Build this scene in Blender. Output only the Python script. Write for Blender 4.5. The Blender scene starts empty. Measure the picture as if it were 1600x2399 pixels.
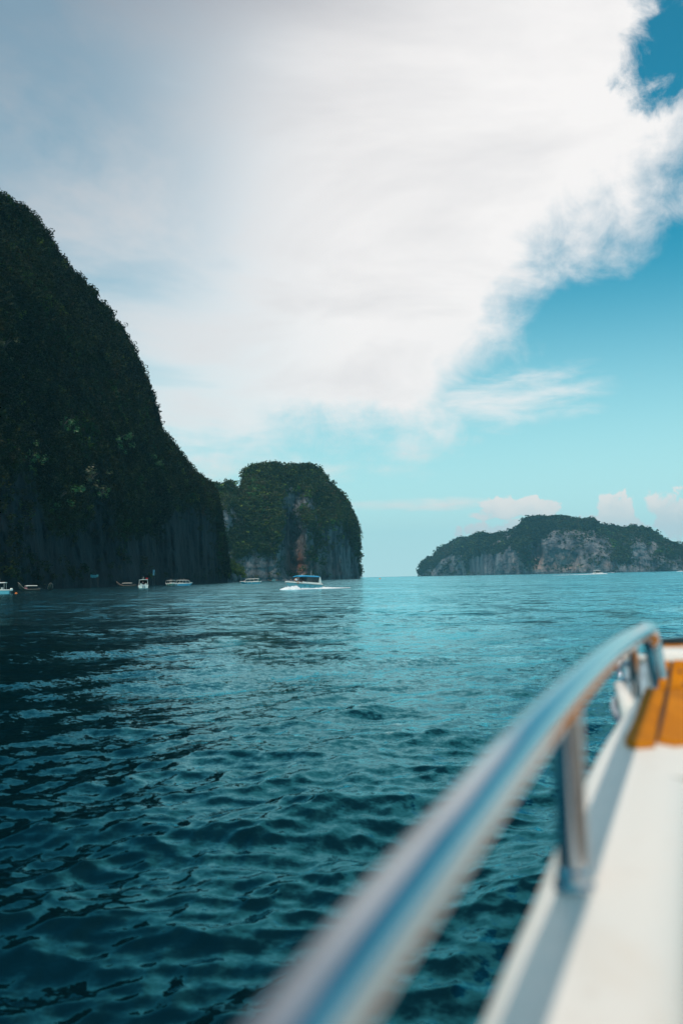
import bpy, bmesh, math, random
import numpy as np
from mathutils import Matrix, Vector, Euler

random.seed(7)
rng = np.random.default_rng(11)
S = bpy.context.scene
C = S.collection
R = math.radians

# ------------------------------------------------------------------ camera
CAM_H = 2.2                         # eye height over the water
F_PX, CX, CY = 2332.0, 800.0, 1199.5
PITCH, ROLL = R(3.76), R(-1.2)
_f = Vector((0, math.cos(PITCH), math.sin(PITCH)))
_u0 = Vector((0, -math.sin(PITCH), math.cos(PITCH)))
_x0 = Vector((1, 0, 0))
_r = math.cos(ROLL) * _x0 + math.sin(ROLL) * _u0
_u = -math.sin(ROLL) * _x0 + math.cos(ROLL) * _u0
EYE = Vector((0, 0, CAM_H))
cd = bpy.data.cameras.new('camera')
cam = bpy.data.objects.new('camera', cd)
C.objects.link(cam)
cam.matrix_world = Matrix(((_r.x, _u.x, -_f.x, EYE.x), (_r.y, _u.y, -_f.y, EYE.y),
                           (_r.z, _u.z, -_f.z, EYE.z), (0, 0, 0, 1)))
cd.sensor_fit = 'VERTICAL'
cd.sensor_height = 36.0
cd.lens = 35.0
cd.clip_start = 0.02
cd.clip_end = 80000
cd.dof.use_dof = True
cd.dof.focus_distance = 250
cd.dof.aperture_fstop = 2.4
S.camera = cam

SUN_EL, SUN_AZ = R(63), R(200.5)     # azimuth clockwise from +Y
# ------------------------------------------------------------------ node helpers
def N(nt, typ, **kw):
    n = nt.nodes.new(typ)
    for k, v in kw.items():
        setattr(n, k, v)
    return n

def L(nt, a, b):
    nt.links.new(a, b)

def setin(nt, sock, v):
    if hasattr(v, 'is_output'):
        nt.links.new(v, sock)
    else:
        sock.default_value = v

def M2(nt, op, a, b=0.0, c=None, clamp=False):
    n = N(nt, 'ShaderNodeMath', operation=op)
    n.use_clamp = clamp
    setin(nt, n.inputs[0], a)
    setin(nt, n.inputs[1], b)
    if c is not None:
        setin(nt, n.inputs[2], c)
    return n.outputs[0]

def SS(nt, v, lo, hi):
    n = N(nt, 'ShaderNodeMapRange', interpolation_type='SMOOTHSTEP')
    setin(nt, n.inputs[0], v)
    n.inputs[1].default_value = lo
    n.inputs[2].default_value = hi
    return n.outputs[0]

def MIX(nt, f, a, b, blend='MIX'):
    n = N(nt, 'ShaderNodeMix', data_type='RGBA', blend_type=blend)
    setin(nt, n.inputs[0], f)
    for s, v in ((n.inputs[6], a), (n.inputs[7], b)):
        if hasattr(v, 'is_output'):
            nt.links.new(v, s)
        else:
            s.default_value = (*v[:3], 1)
    return n.outputs[2]

def NOISE(nt, vec, scale, detail=4, rough=0.55, dist=0.0, out=0):
    n = N(nt, 'ShaderNodeTexNoise')
    if vec is not None:
        nt.links.new(vec, n.inputs['Vector'])
    n.inputs['Scale'].default_value = scale
    n.inputs['Detail'].default_value = detail
    n.inputs['Roughness'].default_value = rough
    n.inputs['Distortion'].default_value = dist
    return n.outputs[out]

# ------------------------------------------------------------------ world: daylight sky with one big thin cloud sheet
W = bpy.data.worlds.new('World')
S.world = W
W.use_nodes = True
nt = W.node_tree
nt.nodes.clear()
wo = N(nt, 'ShaderNodeOutputWorld')
bg = N(nt, 'ShaderNodeBackground')
SKY_STRENGTH = 0.1
bg.inputs[1].default_value = SKY_STRENGTH
L(nt, bg.outputs[0], wo.inputs[0])
sky = N(nt, 'ShaderNodeTexSky', sky_type='NISHITA')
sky.sun_disc = False
sky.sun_elevation = SUN_EL
sky.sun_rotation = SUN_AZ
sky.altitude = 0
sky.air_density = 1.0
sky.dust_density = 0.6
sky.ozone_density = 1.0
tc = N(nt, 'ShaderNodeTexCoord')
sp = N(nt, 'ShaderNodeSeparateXYZ')
L(nt, tc.outputs['Generated'], sp.inputs[0])
X, Y, Z = sp.outputs
EL = M2(nt, 'MULTIPLY', M2(nt, 'ARCSINE', Z), 180 / math.pi)
AZ = M2(nt, 'MULTIPLY', M2(nt, 'ARCTAN2', X, Y), 180 / math.pi)
# clear sky: the Nishita sky, its blue turned towards the cyan of this tropical air
tint = MIX(nt, 1.0, sky.outputs[0], (0.13, 1.0, 0.98), 'MULTIPLY')
pale = MIX(nt, SS(nt, EL, 19.0, -1.0), tint, (5.6, 8.4, 8.5))
# cloud-plane coordinates
zc = M2(nt, 'ADD', M2(nt, 'MAXIMUM', Z, 0.0), 0.16)
pv = N(nt, 'ShaderNodeCombineXYZ')
setin(nt, pv.inputs[0], M2(nt, 'DIVIDE', X, zc))
setin(nt, pv.inputs[1], M2(nt, 'DIVIDE', Y, zc))
P2 = pv.outputs[0]
nA = NOISE(nt, P2, 1.7, 9, 0.58, 0.5)
nB = NOISE(nt, P2, 0.7, 3, 0.5, 0.2)
dirv = N(nt, 'ShaderNodeCombineXYZ')
setin(nt, dirv.inputs[0], AZ)
setin(nt, dirv.inputs[1], EL)
DV = dirv.outputs[0]
nF = NOISE(nt, DV, 0.34, 10, 0.62, 0.4)
fc = N(nt, 'ShaderNodeFloatCurve')
setin(nt, fc.inputs['Value'], M2(nt, 'DIVIDE', M2(nt, 'ADD', AZ, 180), 360))
pts = [(-180, 58), (-110, 52), (-70, 26), (-30, 6.0), (-18, 5.0), (-8, 5.9), (1, 6.8), (6, 8.0), (8.2, 11.0), (10, 13.6), (12.5, 15.8),
       (15, 17.0), (18, 18.6), (24, 30), (34, 48), (60, 58), (110, 58), (180, 58)]
cm = fc.mapping
cm.use_clip = False
cu = cm.curves[0]
while len(cu.points) < len(pts):
    cu.points.new(0.5, 0.5)
for p, (a, e) in zip(cu.points, pts):
    p.location = ((a + 180) / 360, e / 90)
    p.handle_type = 'AUTO'
cm.update()
def blob(a, e, ra, re, tilt=0.0):
    da = M2(nt, 'SUBTRACT', AZ, a)
    de = M2(nt, 'SUBTRACT', M2(nt, 'SUBTRACT', EL, e), M2(nt, 'MULTIPLY', da, tilt))
    qa = M2(nt, 'POWER', M2(nt, 'ABSOLUTE', M2(nt, 'DIVIDE', da, ra)), 2.0)
    qe = M2(nt, 'POWER', M2(nt, 'ABSOLUTE', M2(nt, 'DIVIDE', de, re)), 2.0)
    return M2(nt, 'SUBTRACT', 1.0, M2(nt, 'ADD', qa, qe))
E0 = M2(nt, 'MULTIPLY', fc.outputs[0], 90)
sd = M2(nt, 'SUBTRACT', EL, E0)
sd = M2(nt, 'ADD', sd, M2(nt, 'MULTIPLY', M2(nt, 'SUBTRACT', nA, 0.5), 11.0))
sd = M2(nt, 'ADD', sd, M2(nt, 'MULTIPLY', M2(nt, 'SUBTRACT', nF, 0.5), 7.0))
sheet = SS(nt, sd, -1.8, 4.0)
# thinner, torn towards the left and the top
left = M2(nt, 'MULTIPLY', SS(nt, AZ, 2.0, -16.0), M2(nt, 'SUBTRACT', 1.0, M2(nt, 'MULTIPLY', SS(nt, EL, 22.0, 30.0), 0.15)))
torn = SS(nt, M2(nt, 'ADD', M2(nt, 'MULTIPLY', nB, 0.5), M2(nt, 'MULTIPLY', nA, 0.5)), 0.42, 0.62)
thin = M2(nt, 'SUBTRACT', 1.0, M2(nt, 'MULTIPLY', left, M2(nt, 'SUBTRACT', 0.72, M2(nt, 'MULTIPLY', torn, 0.62))))
sheet = M2(nt, 'MULTIPLY', sheet, thin)
hole = M2(nt, 'MAXIMUM', blob(20.3, 27.0, 3.6, 2.6, 0.25), blob(22.0, 32.0, 4.6, 5.0, 0.0))
hole = M2(nt, 'ADD', hole, M2(nt, 'ADD', M2(nt, 'MULTIPLY', M2(nt, 'SUBTRACT', nF, 0.5), 3.4), M2(nt, 'MULTIPLY', M2(nt, 'SUBTRACT', nA, 0.5), 1.0)))
sheet = M2(nt, 'MULTIPLY', sheet, M2(nt, 'SUBTRACT', 1.0, SS(nt, hole, -0.5, 0.6)))
# blobs: low cumulus and a wisp
nC = NOISE(nt, DV, 0.9, 9, 0.6, 0.3)
nC2 = M2(nt, 'MULTIPLY', M2(nt, 'SUBTRACT', nC, 0.5), 3.6)
cum = None
for b in ((8.9, 3.7, 1.7, 0.75), (11.0, 3.7, 1.5, 0.7), (15.4, 3.6, 1.1, 1.0), (18.6, 3.1, 2.0, 1.4), (22.5, 3.0, 3.5, 1.8), (12.5, 2.4, 6.0, 0.9)):
    v = blob(*b)
    cum = v if cum is None else M2(nt, 'MAXIMUM', cum, v)
cumd = SS(nt, M2(nt, 'ADD', cum, nC2), 0.1, 0.5)
wv = N(nt, 'ShaderNodeMapping')
wv.inputs['Scale'].default_value = (0.25, 1.0, 1.0)
L(nt, DV, wv.inputs[0])
nW = NOISE(nt, wv.outputs[0], 0.9, 7, 0.6, 0.4)
nW2 = M2(nt, 'MULTIPLY', M2(nt, 'SUBTRACT', nW, 0.5), 2.6)
wis = M2(nt, 'MAXIMUM', blob(8.5, 9.8, 8.5, 2.1, 0.10), blob(4.5, 4.1, 5.5, 0.45, 0.0))
wisd = M2(nt, 'MULTIPLY', SS(nt, M2(nt, 'ADD', wis, nW2), 0.0, 1.6), 0.85)
dens = M2(nt, 'MAXIMUM', M2(nt, 'MAXIMUM', sheet, M2(nt, 'MULTIPLY', cumd, 0.85)), wisd)
# cloud colour: white low right, grey violet left and high, lens vignetting painted in
grey = M2(nt, 'MULTIPLY', SS(nt, M2(nt, 'SUBTRACT', EL, M2(nt, 'MULTIPLY', AZ, 0.6)), 17.0, 48.0), 0.72)
grey = M2(nt, 'ADD', grey, M2(nt, 'MULTIPLY', SS(nt, EL, 22.0, 50.0), 0.4))
grey = M2(nt, 'ADD', grey, M2(nt, 'MULTIPLY', M2(nt, 'SUBTRACT', nB, 0.5), 0.9))
grey = M2(nt, 'ADD', grey, M2(nt, 'MULTIPLY', M2(nt, 'SUBTRACT', nA, 0.5), 1.0), clamp=True)
ccol = MIX(nt, grey, (8.5, 8.3, 8.2), (2.0, 2.25, 2.8))
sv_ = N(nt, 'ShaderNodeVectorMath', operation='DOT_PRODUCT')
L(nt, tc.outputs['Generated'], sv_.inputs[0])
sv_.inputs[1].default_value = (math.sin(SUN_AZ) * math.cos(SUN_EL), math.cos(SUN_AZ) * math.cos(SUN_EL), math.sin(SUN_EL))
# cloud brightened round the unseen sun, added to lift fill on the deck
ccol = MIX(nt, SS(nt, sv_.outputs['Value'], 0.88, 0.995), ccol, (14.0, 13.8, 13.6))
cumc = MIX(nt, SS(nt, M2(nt, 'ADD', EL, M2(nt, 'MULTIPLY', nC2, 0.7)), 2.4, 4.6), (6.2, 6.9, 7.1), (8.8, 8.1, 7.7))
ccol = MIX(nt, SS(nt, EL, 7.0, 6.0), ccol, cumc)
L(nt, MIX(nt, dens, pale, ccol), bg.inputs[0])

sl = bpy.data.lights.new('sun', 'SUN')
sl.energy = 2.3
sl.angle = R(0.53)
sl.color = (1.0, 0.91, 0.8)
sun = bpy.data.objects.new('sun', sl)
C.objects.link(sun)
sdir = Vector((math.sin(SUN_AZ) * math.cos(SUN_EL), math.cos(SUN_AZ) * math.cos(SUN_EL), math.sin(SUN_EL)))
sun.rotation_euler = sdir.to_track_quat('Z', 'Y').to_euler()
sun.location = (0, 0, 400)

S.view_settings.view_transform = 'Standard'
S.view_settings.look = 'None'
S.view_settings.gamma = 1
S.view_settings.exposure = 0.2
S.view_settings.use_curve_mapping = False
S.render.engine = 'CYCLES'
S.cycles.max_bounces = 6
S.cycles.volume_bounces = 0
S.cycles.sample_clamp_indirect = 4.0
S.cycles.use_denoising = True

# ------------------------------------------------------------------ camera maths (photo pixel + distance -> place in the world)
def ray(px, py):
    d = _f + _r * ((px - CX) / F_PX) + _u * ((CY - py) / F_PX)
    return d                           # depth along the view axis is 1

def at(px, py, depth):
    return EYE + ray(px, py) * depth

def on_sea(px, py, z=0.0):
    d = ray(px, py)
    return EYE + d * ((z - CAM_H) / d.z)

def azte(px, py):
    d = ray(px, py)
    return math.atan2(d.x, d.y), d.z / math.hypot(d.x, d.y)

RMAT = np.array([list(_r), list(_u), list(_f)])
def project(P):
    q = (P - np.array(EYE)) @ RMAT.T
    return CX + F_PX * q[:, 0] / q[:, 2], CY - F_PX * q[:, 1] / q[:, 2]

# ------------------------------------------------------------------ object helpers
def tag(o, label=None, cat=None, group=None, kind=None):
    if label: o['label'] = label
    if cat: o['category'] = cat
    if group: o['group'] = group
    if kind: o['kind'] = kind
    return o

def mesh_obj(name, verts, faces, mat, parent=None, smooth=False, loc=None):
    me = bpy.data.meshes.new(name)
    me.from_pydata([tuple(v) for v in verts], [], faces)
    me.update()
    if smooth:
        me.shade_smooth()
    if mat: me.materials.append(mat)
    o = bpy.data.objects.new(name, me)
    C.objects.link(o)
    if parent: o.parent = parent
    if loc is not None: o.location = loc
    return o

def empty(name, loc, rz=0.0):
    o = bpy.data.objects.new(name, None)
    o.empty_display_size = 0.3
    o.location = loc
    o.rotation_euler = (0, 0, rz)
    C.objects.link(o)
    return o

def copy_tree(o, parent=None):
    c = o.copy()
    C.objects.link(c)
    if parent: c.parent = parent
    for ch in o.children:
        copy_tree(ch, c)
    return c

class MB:
    """collects shapes for ONE mesh"""
    def __init__(s):
        s.v, s.f = [], []
    def add(s, v, f):
        b = len(s.v)
        s.v += [tuple(p) for p in v]
        s.f += [tuple(i + b for i in q) for q in f]
        return s
    def grid(s, rows, closed=False, caps=False):
        n = len(rows[0])
        v = [p for r in rows for p in r]
        f = []
        for i in range(len(rows) - 1):
            for j in range(n if closed else n - 1):
                k = (j + 1) % n
                f.append((i * n + j, i * n + k, (i + 1) * n + k, (i + 1) * n + j))
        if caps:
            f.append(tuple(reversed(range(n))))
            f.append(tuple((len(rows) - 1) * n + j for j in range(n)))
        return s.add(v, f)
    def tube(s, pts, rad, seg=12, caps=True):
        pts = [Vector(p) for p in pts]
        rows = []
        up = None
        for i, p in enumerate(pts):
            t = (pts[min(i + 1, len(pts) - 1)] - pts[max(i - 1, 0)]).normalized()
            if up is None:
                up = Vector((0, 0, 1)) if abs(t.z) < 0.9 else Vector((1, 0, 0))
            a = t.cross(up).normalized()
            up = a.cross(t).normalized()
            r = rad[i] if isinstance(rad, (list, tuple)) else rad
            rows.append([p + (a * math.cos(q) + up * math.sin(q)) * r for q in (2 * math.pi * k / seg for k in range(seg))])
        return s.grid(rows, True, caps)
    def box(s, lo, hi, bev=0.0, taper=1.0):
        (x0, y0, z0), (x1, y1, z1) = lo, hi
        bm = bmesh.new()
        bmesh.ops.create_cube(bm, size=1)
        for v in bm.verts:
            k = taper if v.co.z > 0 else 1.0
            v.co = Vector(((x0 + x1) / 2 + v.co.x * (x1 - x0) * k, (y0 + y1) / 2 + v.co.y * (y1 - y0) * k, (z0 + z1) / 2 + v.co.z * (z1 - z0)))
        if bev:
            bmesh.ops.bevel(bm, geom=bm.edges[:], offset=bev, segments=2, affect='EDGES')
        bm.verts.index_update()
        s.add([v.co[:] for v in bm.verts], [[v.index for v in f.verts] for f in bm.faces])
        bm.free()
        return s
    def lathe(s, prof, c=(0, 0, 0), seg=16):
        rows = [[(c[0] + r * math.cos(a), c[1] + r * math.sin(a), c[2] + z) for a in (2 * math.pi * k / seg for k in range(seg))] for r, z in prof]
        return s.grid(rows, True, True)
    def build(s, name, mat, parent=None, smooth=False, loc=None):
        return mesh_obj(name, s.v, s.f, mat, parent, smooth, loc)

def spline(pts, n):
    pts = [Vector(p) for p in pts]
    P = [2 * pts[0] - pts[1]] + pts + [2 * pts[-1] - pts[-2]]
    out = []
    for i in range(1, len(P) - 2):
        for k in range(n):
            t = k / n
            a, b, c, d = P[i - 1], P[i], P[i + 1], P[i + 2]
            out.append(0.5 * ((2 * b) + (c - a) * t + (2 * a - 5 * b + 4 * c - d) * t * t + (3 * b - a - 3 * c + d) * t ** 3))
    out.append(pts[-1])
    return out

# ------------------------------------------------------------------ materials
MATS = {}
def mat(name, col, rough=0.5, metal=0.0, var=0.0, scale=4.0, coat=0.0, bump=0.0, spec=0.5):
    if name in MATS: return MATS[name]
    m = bpy.data.materials.new(name)
    m.use_nodes = True
    t = m.node_tree
    b = t.nodes['Principled BSDF']
    b.inputs['Roughness'].default_value = rough
    b.inputs['Metallic'].default_value = metal
    b.inputs['Coat Weight'].default_value = coat
    b.inputs['Specular IOR Level'].default_value = spec
    if var:
        g = N(t, 'ShaderNodeNewGeometry')
        n = NOISE(t, g.outputs['Position'], scale, 5, 0.6)
        k = SS(t, n, 0.3, 0.7)
        L(t, MIX(t, k, [c * (1 - var) for c in col], [min(1, c * (1 + var)) for c in col]), b.inputs['Base Color'])
        setin(t, b.inputs['Roughness'], M2(t, 'ADD', M2(t, 'MULTIPLY', n, 0.2), rough - 0.1, clamp=True))
        if bump:
            bn = N(t, 'ShaderNodeBump')
            bn.inputs['Strength'].default_value = bump
            bn.inputs['Distance'].default_value = 0.01
            L(t, n, bn.inputs['Height'])
            L(t, bn.outputs[0], b.inputs['Normal'])
    else:
        b.inputs['Base Color'].default_value = (*col, 1)
    MATS[name] = m
    return m

white = mat('white_gelcoat', (0.87, 0.785, 0.705), 0.4, var=0.05, scale=1.5)
chrome = mat('polished_steel', (0.5, 0.53, 0.56), 0.09, 1.0, var=0.04, scale=30)
dark = mat('dark_rubber', (0.02, 0.022, 0.025), 0.5, var=0.2)
glass = mat('tinted_glass', (0.012, 0.02, 0.025), 0.08, spec=0.8)
inside = mat('cabin_shade', (0.05, 0.045, 0.04), 0.8, var=0.3)
blue_canvas = mat('blue_canvas', (0.03, 0.33, 0.55), 0.7, var=0.12)
turq = mat('shaded_white_hull', (0.17, 0.45, 0.5), 0.3, var=0.08)  # turquoise carries the shade and sea reflection on a white hull
def make_deck():
    m = bpy.data.materials.new('worn_gelcoat')
    m.use_nodes = True
    t = m.node_tree
    b = t.nodes['Principled BSDF']
    g = N(t, 'ShaderNodeNewGeometry')
    n1_ = NOISE(t, g.outputs['Position'], 4.0, 5, 0.6, 0.4)
    n2_ = NOISE(t, g.outputs['Position'], 26.0, 4, 0.6, 0.2)
    c = MIX(t, M2(t, 'MULTIPLY', SS(t, n1_, 0.5, 0.72), 0.5), (0.88, 0.795, 0.715), (0.8, 0.64, 0.51))
    c = MIX(t, M2(t, 'MULTIPLY', SS(t, n2_, 0.6, 0.75), 0.25), c, (0.6, 0.46, 0.36))
    L(t, c, b.inputs['Base Color'])
    setin(t, b.inputs['Roughness'], M2(t, 'ADD', M2(t, 'MULTIPLY', n2_, 0.25), 0.28))
    return m
deck_gel = make_deck()
bluehull = mat('blue_hull', (0.02, 0.28, 0.38), 0.3, var=0.08)
greenhull = mat('green_hull', (0.06, 0.22, 0.19), 0.35, var=0.1)
skyhull = mat('sky_blue_hull', (0.12, 0.48, 0.66), 0.3, var=0.08)
wood_dark = mat('dark_boat_wood', (0.035, 0.022, 0.014), 0.6, var=0.4, scale=2)
orange_cloth = mat('orange_ribbon', (0.75, 0.22, 0.02), 0.8, var=0.2)
red_cloth = mat('red_cloth', (0.55, 0.03, 0.03), 0.8, var=0.1)
yellowc = mat('yellow_cloth', (0.7, 0.45, 0.05), 0.8, var=0.1)
green_cloth = mat('green_cloth', (0.02, 0.32, 0.12), 0.8, var=0.1)
teal_tarp = mat('turquoise_tarp', (0.08, 0.42, 0.46), 0.7, var=0.15)
dim_tarp = mat('faded_teal_tarp', (0.04, 0.22, 0.25), 0.8, var=0.2)
pale_cloth = mat('pale_blue_cloth', (0.22, 0.4, 0.48), 0.8, var=0.3)
signblue = mat('light_blue_sign', (0.2, 0.62, 0.72), 0.5, var=0.05)
buoy_orange = mat('orange_plastic', (0.75, 0.17, 0.02), 0.45, var=0.1)
skin = mat('skin', (0.42, 0.22, 0.14), 0.6, var=0.08)
hairm = mat('dark_hair', (0.012, 0.009, 0.008), 0.7, var=0.1)
grey_motor = mat('grey_motor', (0.55, 0.57, 0.58), 0.35, var=0.05)

def make_teak():
    m = bpy.data.materials.new('varnished_teak')
    m.use_nodes = True
    t = m.node_tree
    b = t.nodes['Principled BSDF']
    g = N(t, 'ShaderNodeNewGeometry')
    mp = N(t, 'ShaderNodeMapping')
    mp.inputs['Rotation'].default_value = (0, 0, R(25))
    mp.inputs['Scale'].default_value = (60, 4, 20)
    L(t, g.outputs['Position'], mp.inputs[0])
    n = NOISE(t, mp.outputs[0], 1.0, 6, 0.6, 0.6)
    n2 = NOISE(t, g.outputs['Position'], 6.0, 3, 0.5)
    c = MIX(t, SS(t, n, 0.25, 0.75), (0.5, 0.145, 0.003), (0.68, 0.22, 0.005))
    c = MIX(t, M2(t, 'MULTIPLY', SS(t, n2, 0.45, 0.7), 0.35), c, (0.42, 0.14, 0.012))
    L(t, c, b.inputs['Base Color'])
    b.inputs['Roughness'].default_value = 0.6
    b.inputs['Specular IOR Level'].default_value = 0.08
    MATS['teak'] = m
    return m
teak = make_teak()

def make_sea():
    m = bpy.data.materials.new('sea_water')
    m.use_nodes = True
    t = m.node_tree
    b = t.nodes['Principled BSDF']
    b.inputs['Base Color'].default_value = (0.0008, 0.009, 0.013, 1)
    b.inputs['Roughness'].default_value = 0.06
    b.inputs['Specular IOR Level'].default_value = 0.0
    b.inputs['Roughness'].default_value = 1.0
    g = N(t, 'ShaderNodeNewGeometry')
    at_ = N(t, 'ShaderNodeAttribute', attribute_name='far')
    far = at_.outputs['Fac']
    gl = N(t, 'ShaderNodeBsdfGlossy')
    gl.inputs['Color'].default_value = (0.4, 0.86, 1.0, 1)
    L(t, M2(t, 'ADD', M2(t, 'MULTIPLY', N(t, 'ShaderNodeAttribute', attribute_name='far').outputs['Fac'], 0.07), 0.06), gl.inputs['Roughness'])
    fr = N(t, 'ShaderNodeFresnel')
    fr.inputs['IOR'].default_value = 1.4
    L(t, MIX(t, SS(t, fr.outputs[0], 0.12, 0.5), (0.1, 0.76, 0.93), (0.5, 0.93, 1.0)), gl.inputs['Color'])
    mx = N(t, 'ShaderNodeMixShader')
    L(t, M2(t, 'ADD', fr.outputs[0], M2(t, 'MULTIPLY', far, 0.3), clamp=True), mx.inputs[0])
    L(t, b.outputs[0], mx.inputs[1])
    L(t, gl.outputs[0], mx.inputs[2])
    L(t, mx.outputs[0], t.nodes['Material Output'].inputs[0])
    Pn = g.outputs['Position']
    gust = M2(t, 'ADD', M2(t, 'MULTIPLY', SS(t, NOISE(t, Pn, 0.03, 4, 0.6), 0.35, 0.65), 0.8), 0.6)
    def vec(scale, amp, det):
        c = NOISE(t, Pn, scale, det, 0.6, 0.0, 1)
        s = N(t, 'ShaderNodeVectorMath', operation='SUBTRACT')
        L(t, c, s.inputs[0]); s.inputs[1].default_value = (0.5, 0.5, 0.5)
        k = N(t, 'ShaderNodeVectorMath', operation='SCALE')
        L(t, s.outputs[0], k.inputs[0])
        setin(t, k.inputs['Scale'], amp)
        return k.outputs[0]
    a1 = vec(9.0, M2(t, 'MULTIPLY', gust, 0.5), 4)
    a5 = vec(24.0, M2(t, 'MULTIPLY', gust, 0.3), 3)
    a2 = vec(1.6, M2(t, 'MULTIPLY', M2(t, 'MULTIPLY', far, gust), 1.3), 4)
    a3 = vec(0.3, M2(t, 'MULTIPLY', M2(t, 'MULTIPLY', far, gust), 1.2), 4)
    acc = g.outputs['Normal']
    a4 = vec(3.6, M2(t, 'MULTIPLY', gust, 0.5), 3)
    for a in (a1, a5, a4, a2, a3):
        s = N(t, 'ShaderNodeVectorMath', operation='ADD')
        L(t, acc, s.inputs[0]); L(t, a, s.inputs[1])
        acc = s.outputs[0]
    nn = N(t, 'ShaderNodeVectorMath', operation='NORMALIZE')
    L(t, acc, nn.inputs[0])
    L(t, nn.outputs[0], b.inputs['Normal'])
    L(t, nn.outputs[0], gl.inputs['Normal'])
    L(t, nn.outputs[0], fr.inputs['Normal'])
    return m
sea_mat = make_sea()

def make_rock(name, light, darkc, rustc, green1, green2, zs=0.12, sc=0.12, bd=2.0):
    m = bpy.data.materials.new(name)
    m.use_nodes = True
    t = m.node_tree
    b = t.nodes['Principled BSDF']
    b.inputs['Roughness'].default_value = 0.9
    b.inputs['Specular IOR Level'].default_value = 0.2
    g = N(t, 'ShaderNodeNewGeometry')
    mp = N(t, 'ShaderNodeMapping')
    mp.inputs['Scale'].default_value = (1, 1, zs)
    L(t, g.outputs['Position'], mp.inputs[0])
    st = NOISE(t, mp.outputs[0], sc, 7, 0.65, 0.3)
    st2 = NOISE(t, mp.outputs[0], sc * 4, 5, 0.6, 0.2)
    bl = NOISE(t, g.outputs['Position'], sc * 1.3, 6, 0.65)
    c = MIX(t, SS(t, st, 0.36, 0.64), darkc, light)
    c = MIX(t, M2(t, 'MULTIPLY', SS(t, st2, 0.5, 0.72), 0.8), c, [x * 0.45 for x in darkc])
    ru = N(t, 'ShaderNodeAttribute', attribute_name='rust').outputs['Fac']
    c = MIX(t, M2(t, 'MULTIPLY', ru, SS(t, M2(t, 'ADD', M2(t, 'MULTIPLY', st, 0.5), M2(t, 'MULTIPLY', bl, 0.5)), 0.38, 0.56)), c, rustc)
    ve = N(t, 'ShaderNodeAttribute', attribute_name='veg').outputs['Fac']
    gc = MIX(t, SS(t, bl, 0.35, 0.65), green1, green2)
    vm = SS(t, M2(t, 'ADD', ve, M2(t, 'MULTIPLY', M2(t, 'SUBTRACT', bl, 0.5), 1.0)), 0.3, 0.6)
    L(t, MIX(t, vm, c, gc), b.inputs['Base Color'])
    bn = N(t, 'ShaderNodeBump')
    bn.inputs['Strength'].default_value = 0.9
    bn.inputs['Distance'].default_value = bd
    L(t, M2(t, 'ADD', st, M2(t, 'MULTIPLY', bl, 0.7)), bn.inputs['Height'])
    L(t, bn.outputs[0], b.inputs['Normal'])
    return m

def make_leaf(name, cols, bright=1.0):
    m = bpy.data.materials.new(name)
    m.use_nodes = True
    t = m.node_tree
    b = t.nodes['Principled BSDF']
    b.inputs['Roughness'].default_value = 0.6
    b.inputs['Specular IOR Level'].default_value = 0.1
    a = N(t, 'ShaderNodeAttribute', attribute_name='tint')
    a.attribute_type = 'INSTANCER'
    cr = N(t, 'ShaderNodeValToRGB')
    e = cr.color_ramp.elements
    while len(e) < len(cols): e.new(0.5)
    for i, c in enumerate(cols):
        e[i].position = c[0]
        e[i].color = (*[x * bright for x in c[1]], 1)
    L(t, a.outputs['Fac'], cr.inputs[0])
    L(t, cr.outputs[0], b.inputs['Base Color'])
    return m
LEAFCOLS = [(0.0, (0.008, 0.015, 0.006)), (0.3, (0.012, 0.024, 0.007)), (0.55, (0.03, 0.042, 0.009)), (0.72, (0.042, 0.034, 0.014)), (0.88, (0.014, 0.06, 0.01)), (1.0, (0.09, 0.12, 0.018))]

# ------------------------------------------------------------------ noise in numpy
def _hash(i):
    n = (i[..., 0] * 374761393 + i[..., 1] * 668265263 + i[..., 2] * 1440662683) & 0xffffffff
    n = ((n ^ (n >> 13)) * 1274126177) & 0xffffffff
    n = n ^ (n >> 16)
    return (n & 0xffff) / 32767.5 - 1.0

def vnoise(p):
    i = np.floor(p).astype(np.int64)
    f = p - i
    u = f * f * f * (f * (f * 6 - 15) + 10)
    out = 0
    for dx in (0, 1):
        for dy in (0, 1):
            for dz in (0, 1):
                w = (u[..., 0] if dx else 1 - u[..., 0]) * (u[..., 1] if dy else 1 - u[..., 1]) * (u[..., 2] if dz else 1 - u[..., 2])
                out = out + w * _hash(i + np.array([dx, dy, dz]))
    return out

def fbm(p, octv=5, gain=0.5, ridged=False):
    a, s, out = 1.0, 0.0, 0
    for k in range(octv):
        n = vnoise(p + 17.3 * k)
        if ridged: n = 1 - 2 * np.abs(n)
        out = out + a * n
        s += a
        a *= gain
        p = p * 2.03
    return out / s

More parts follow.
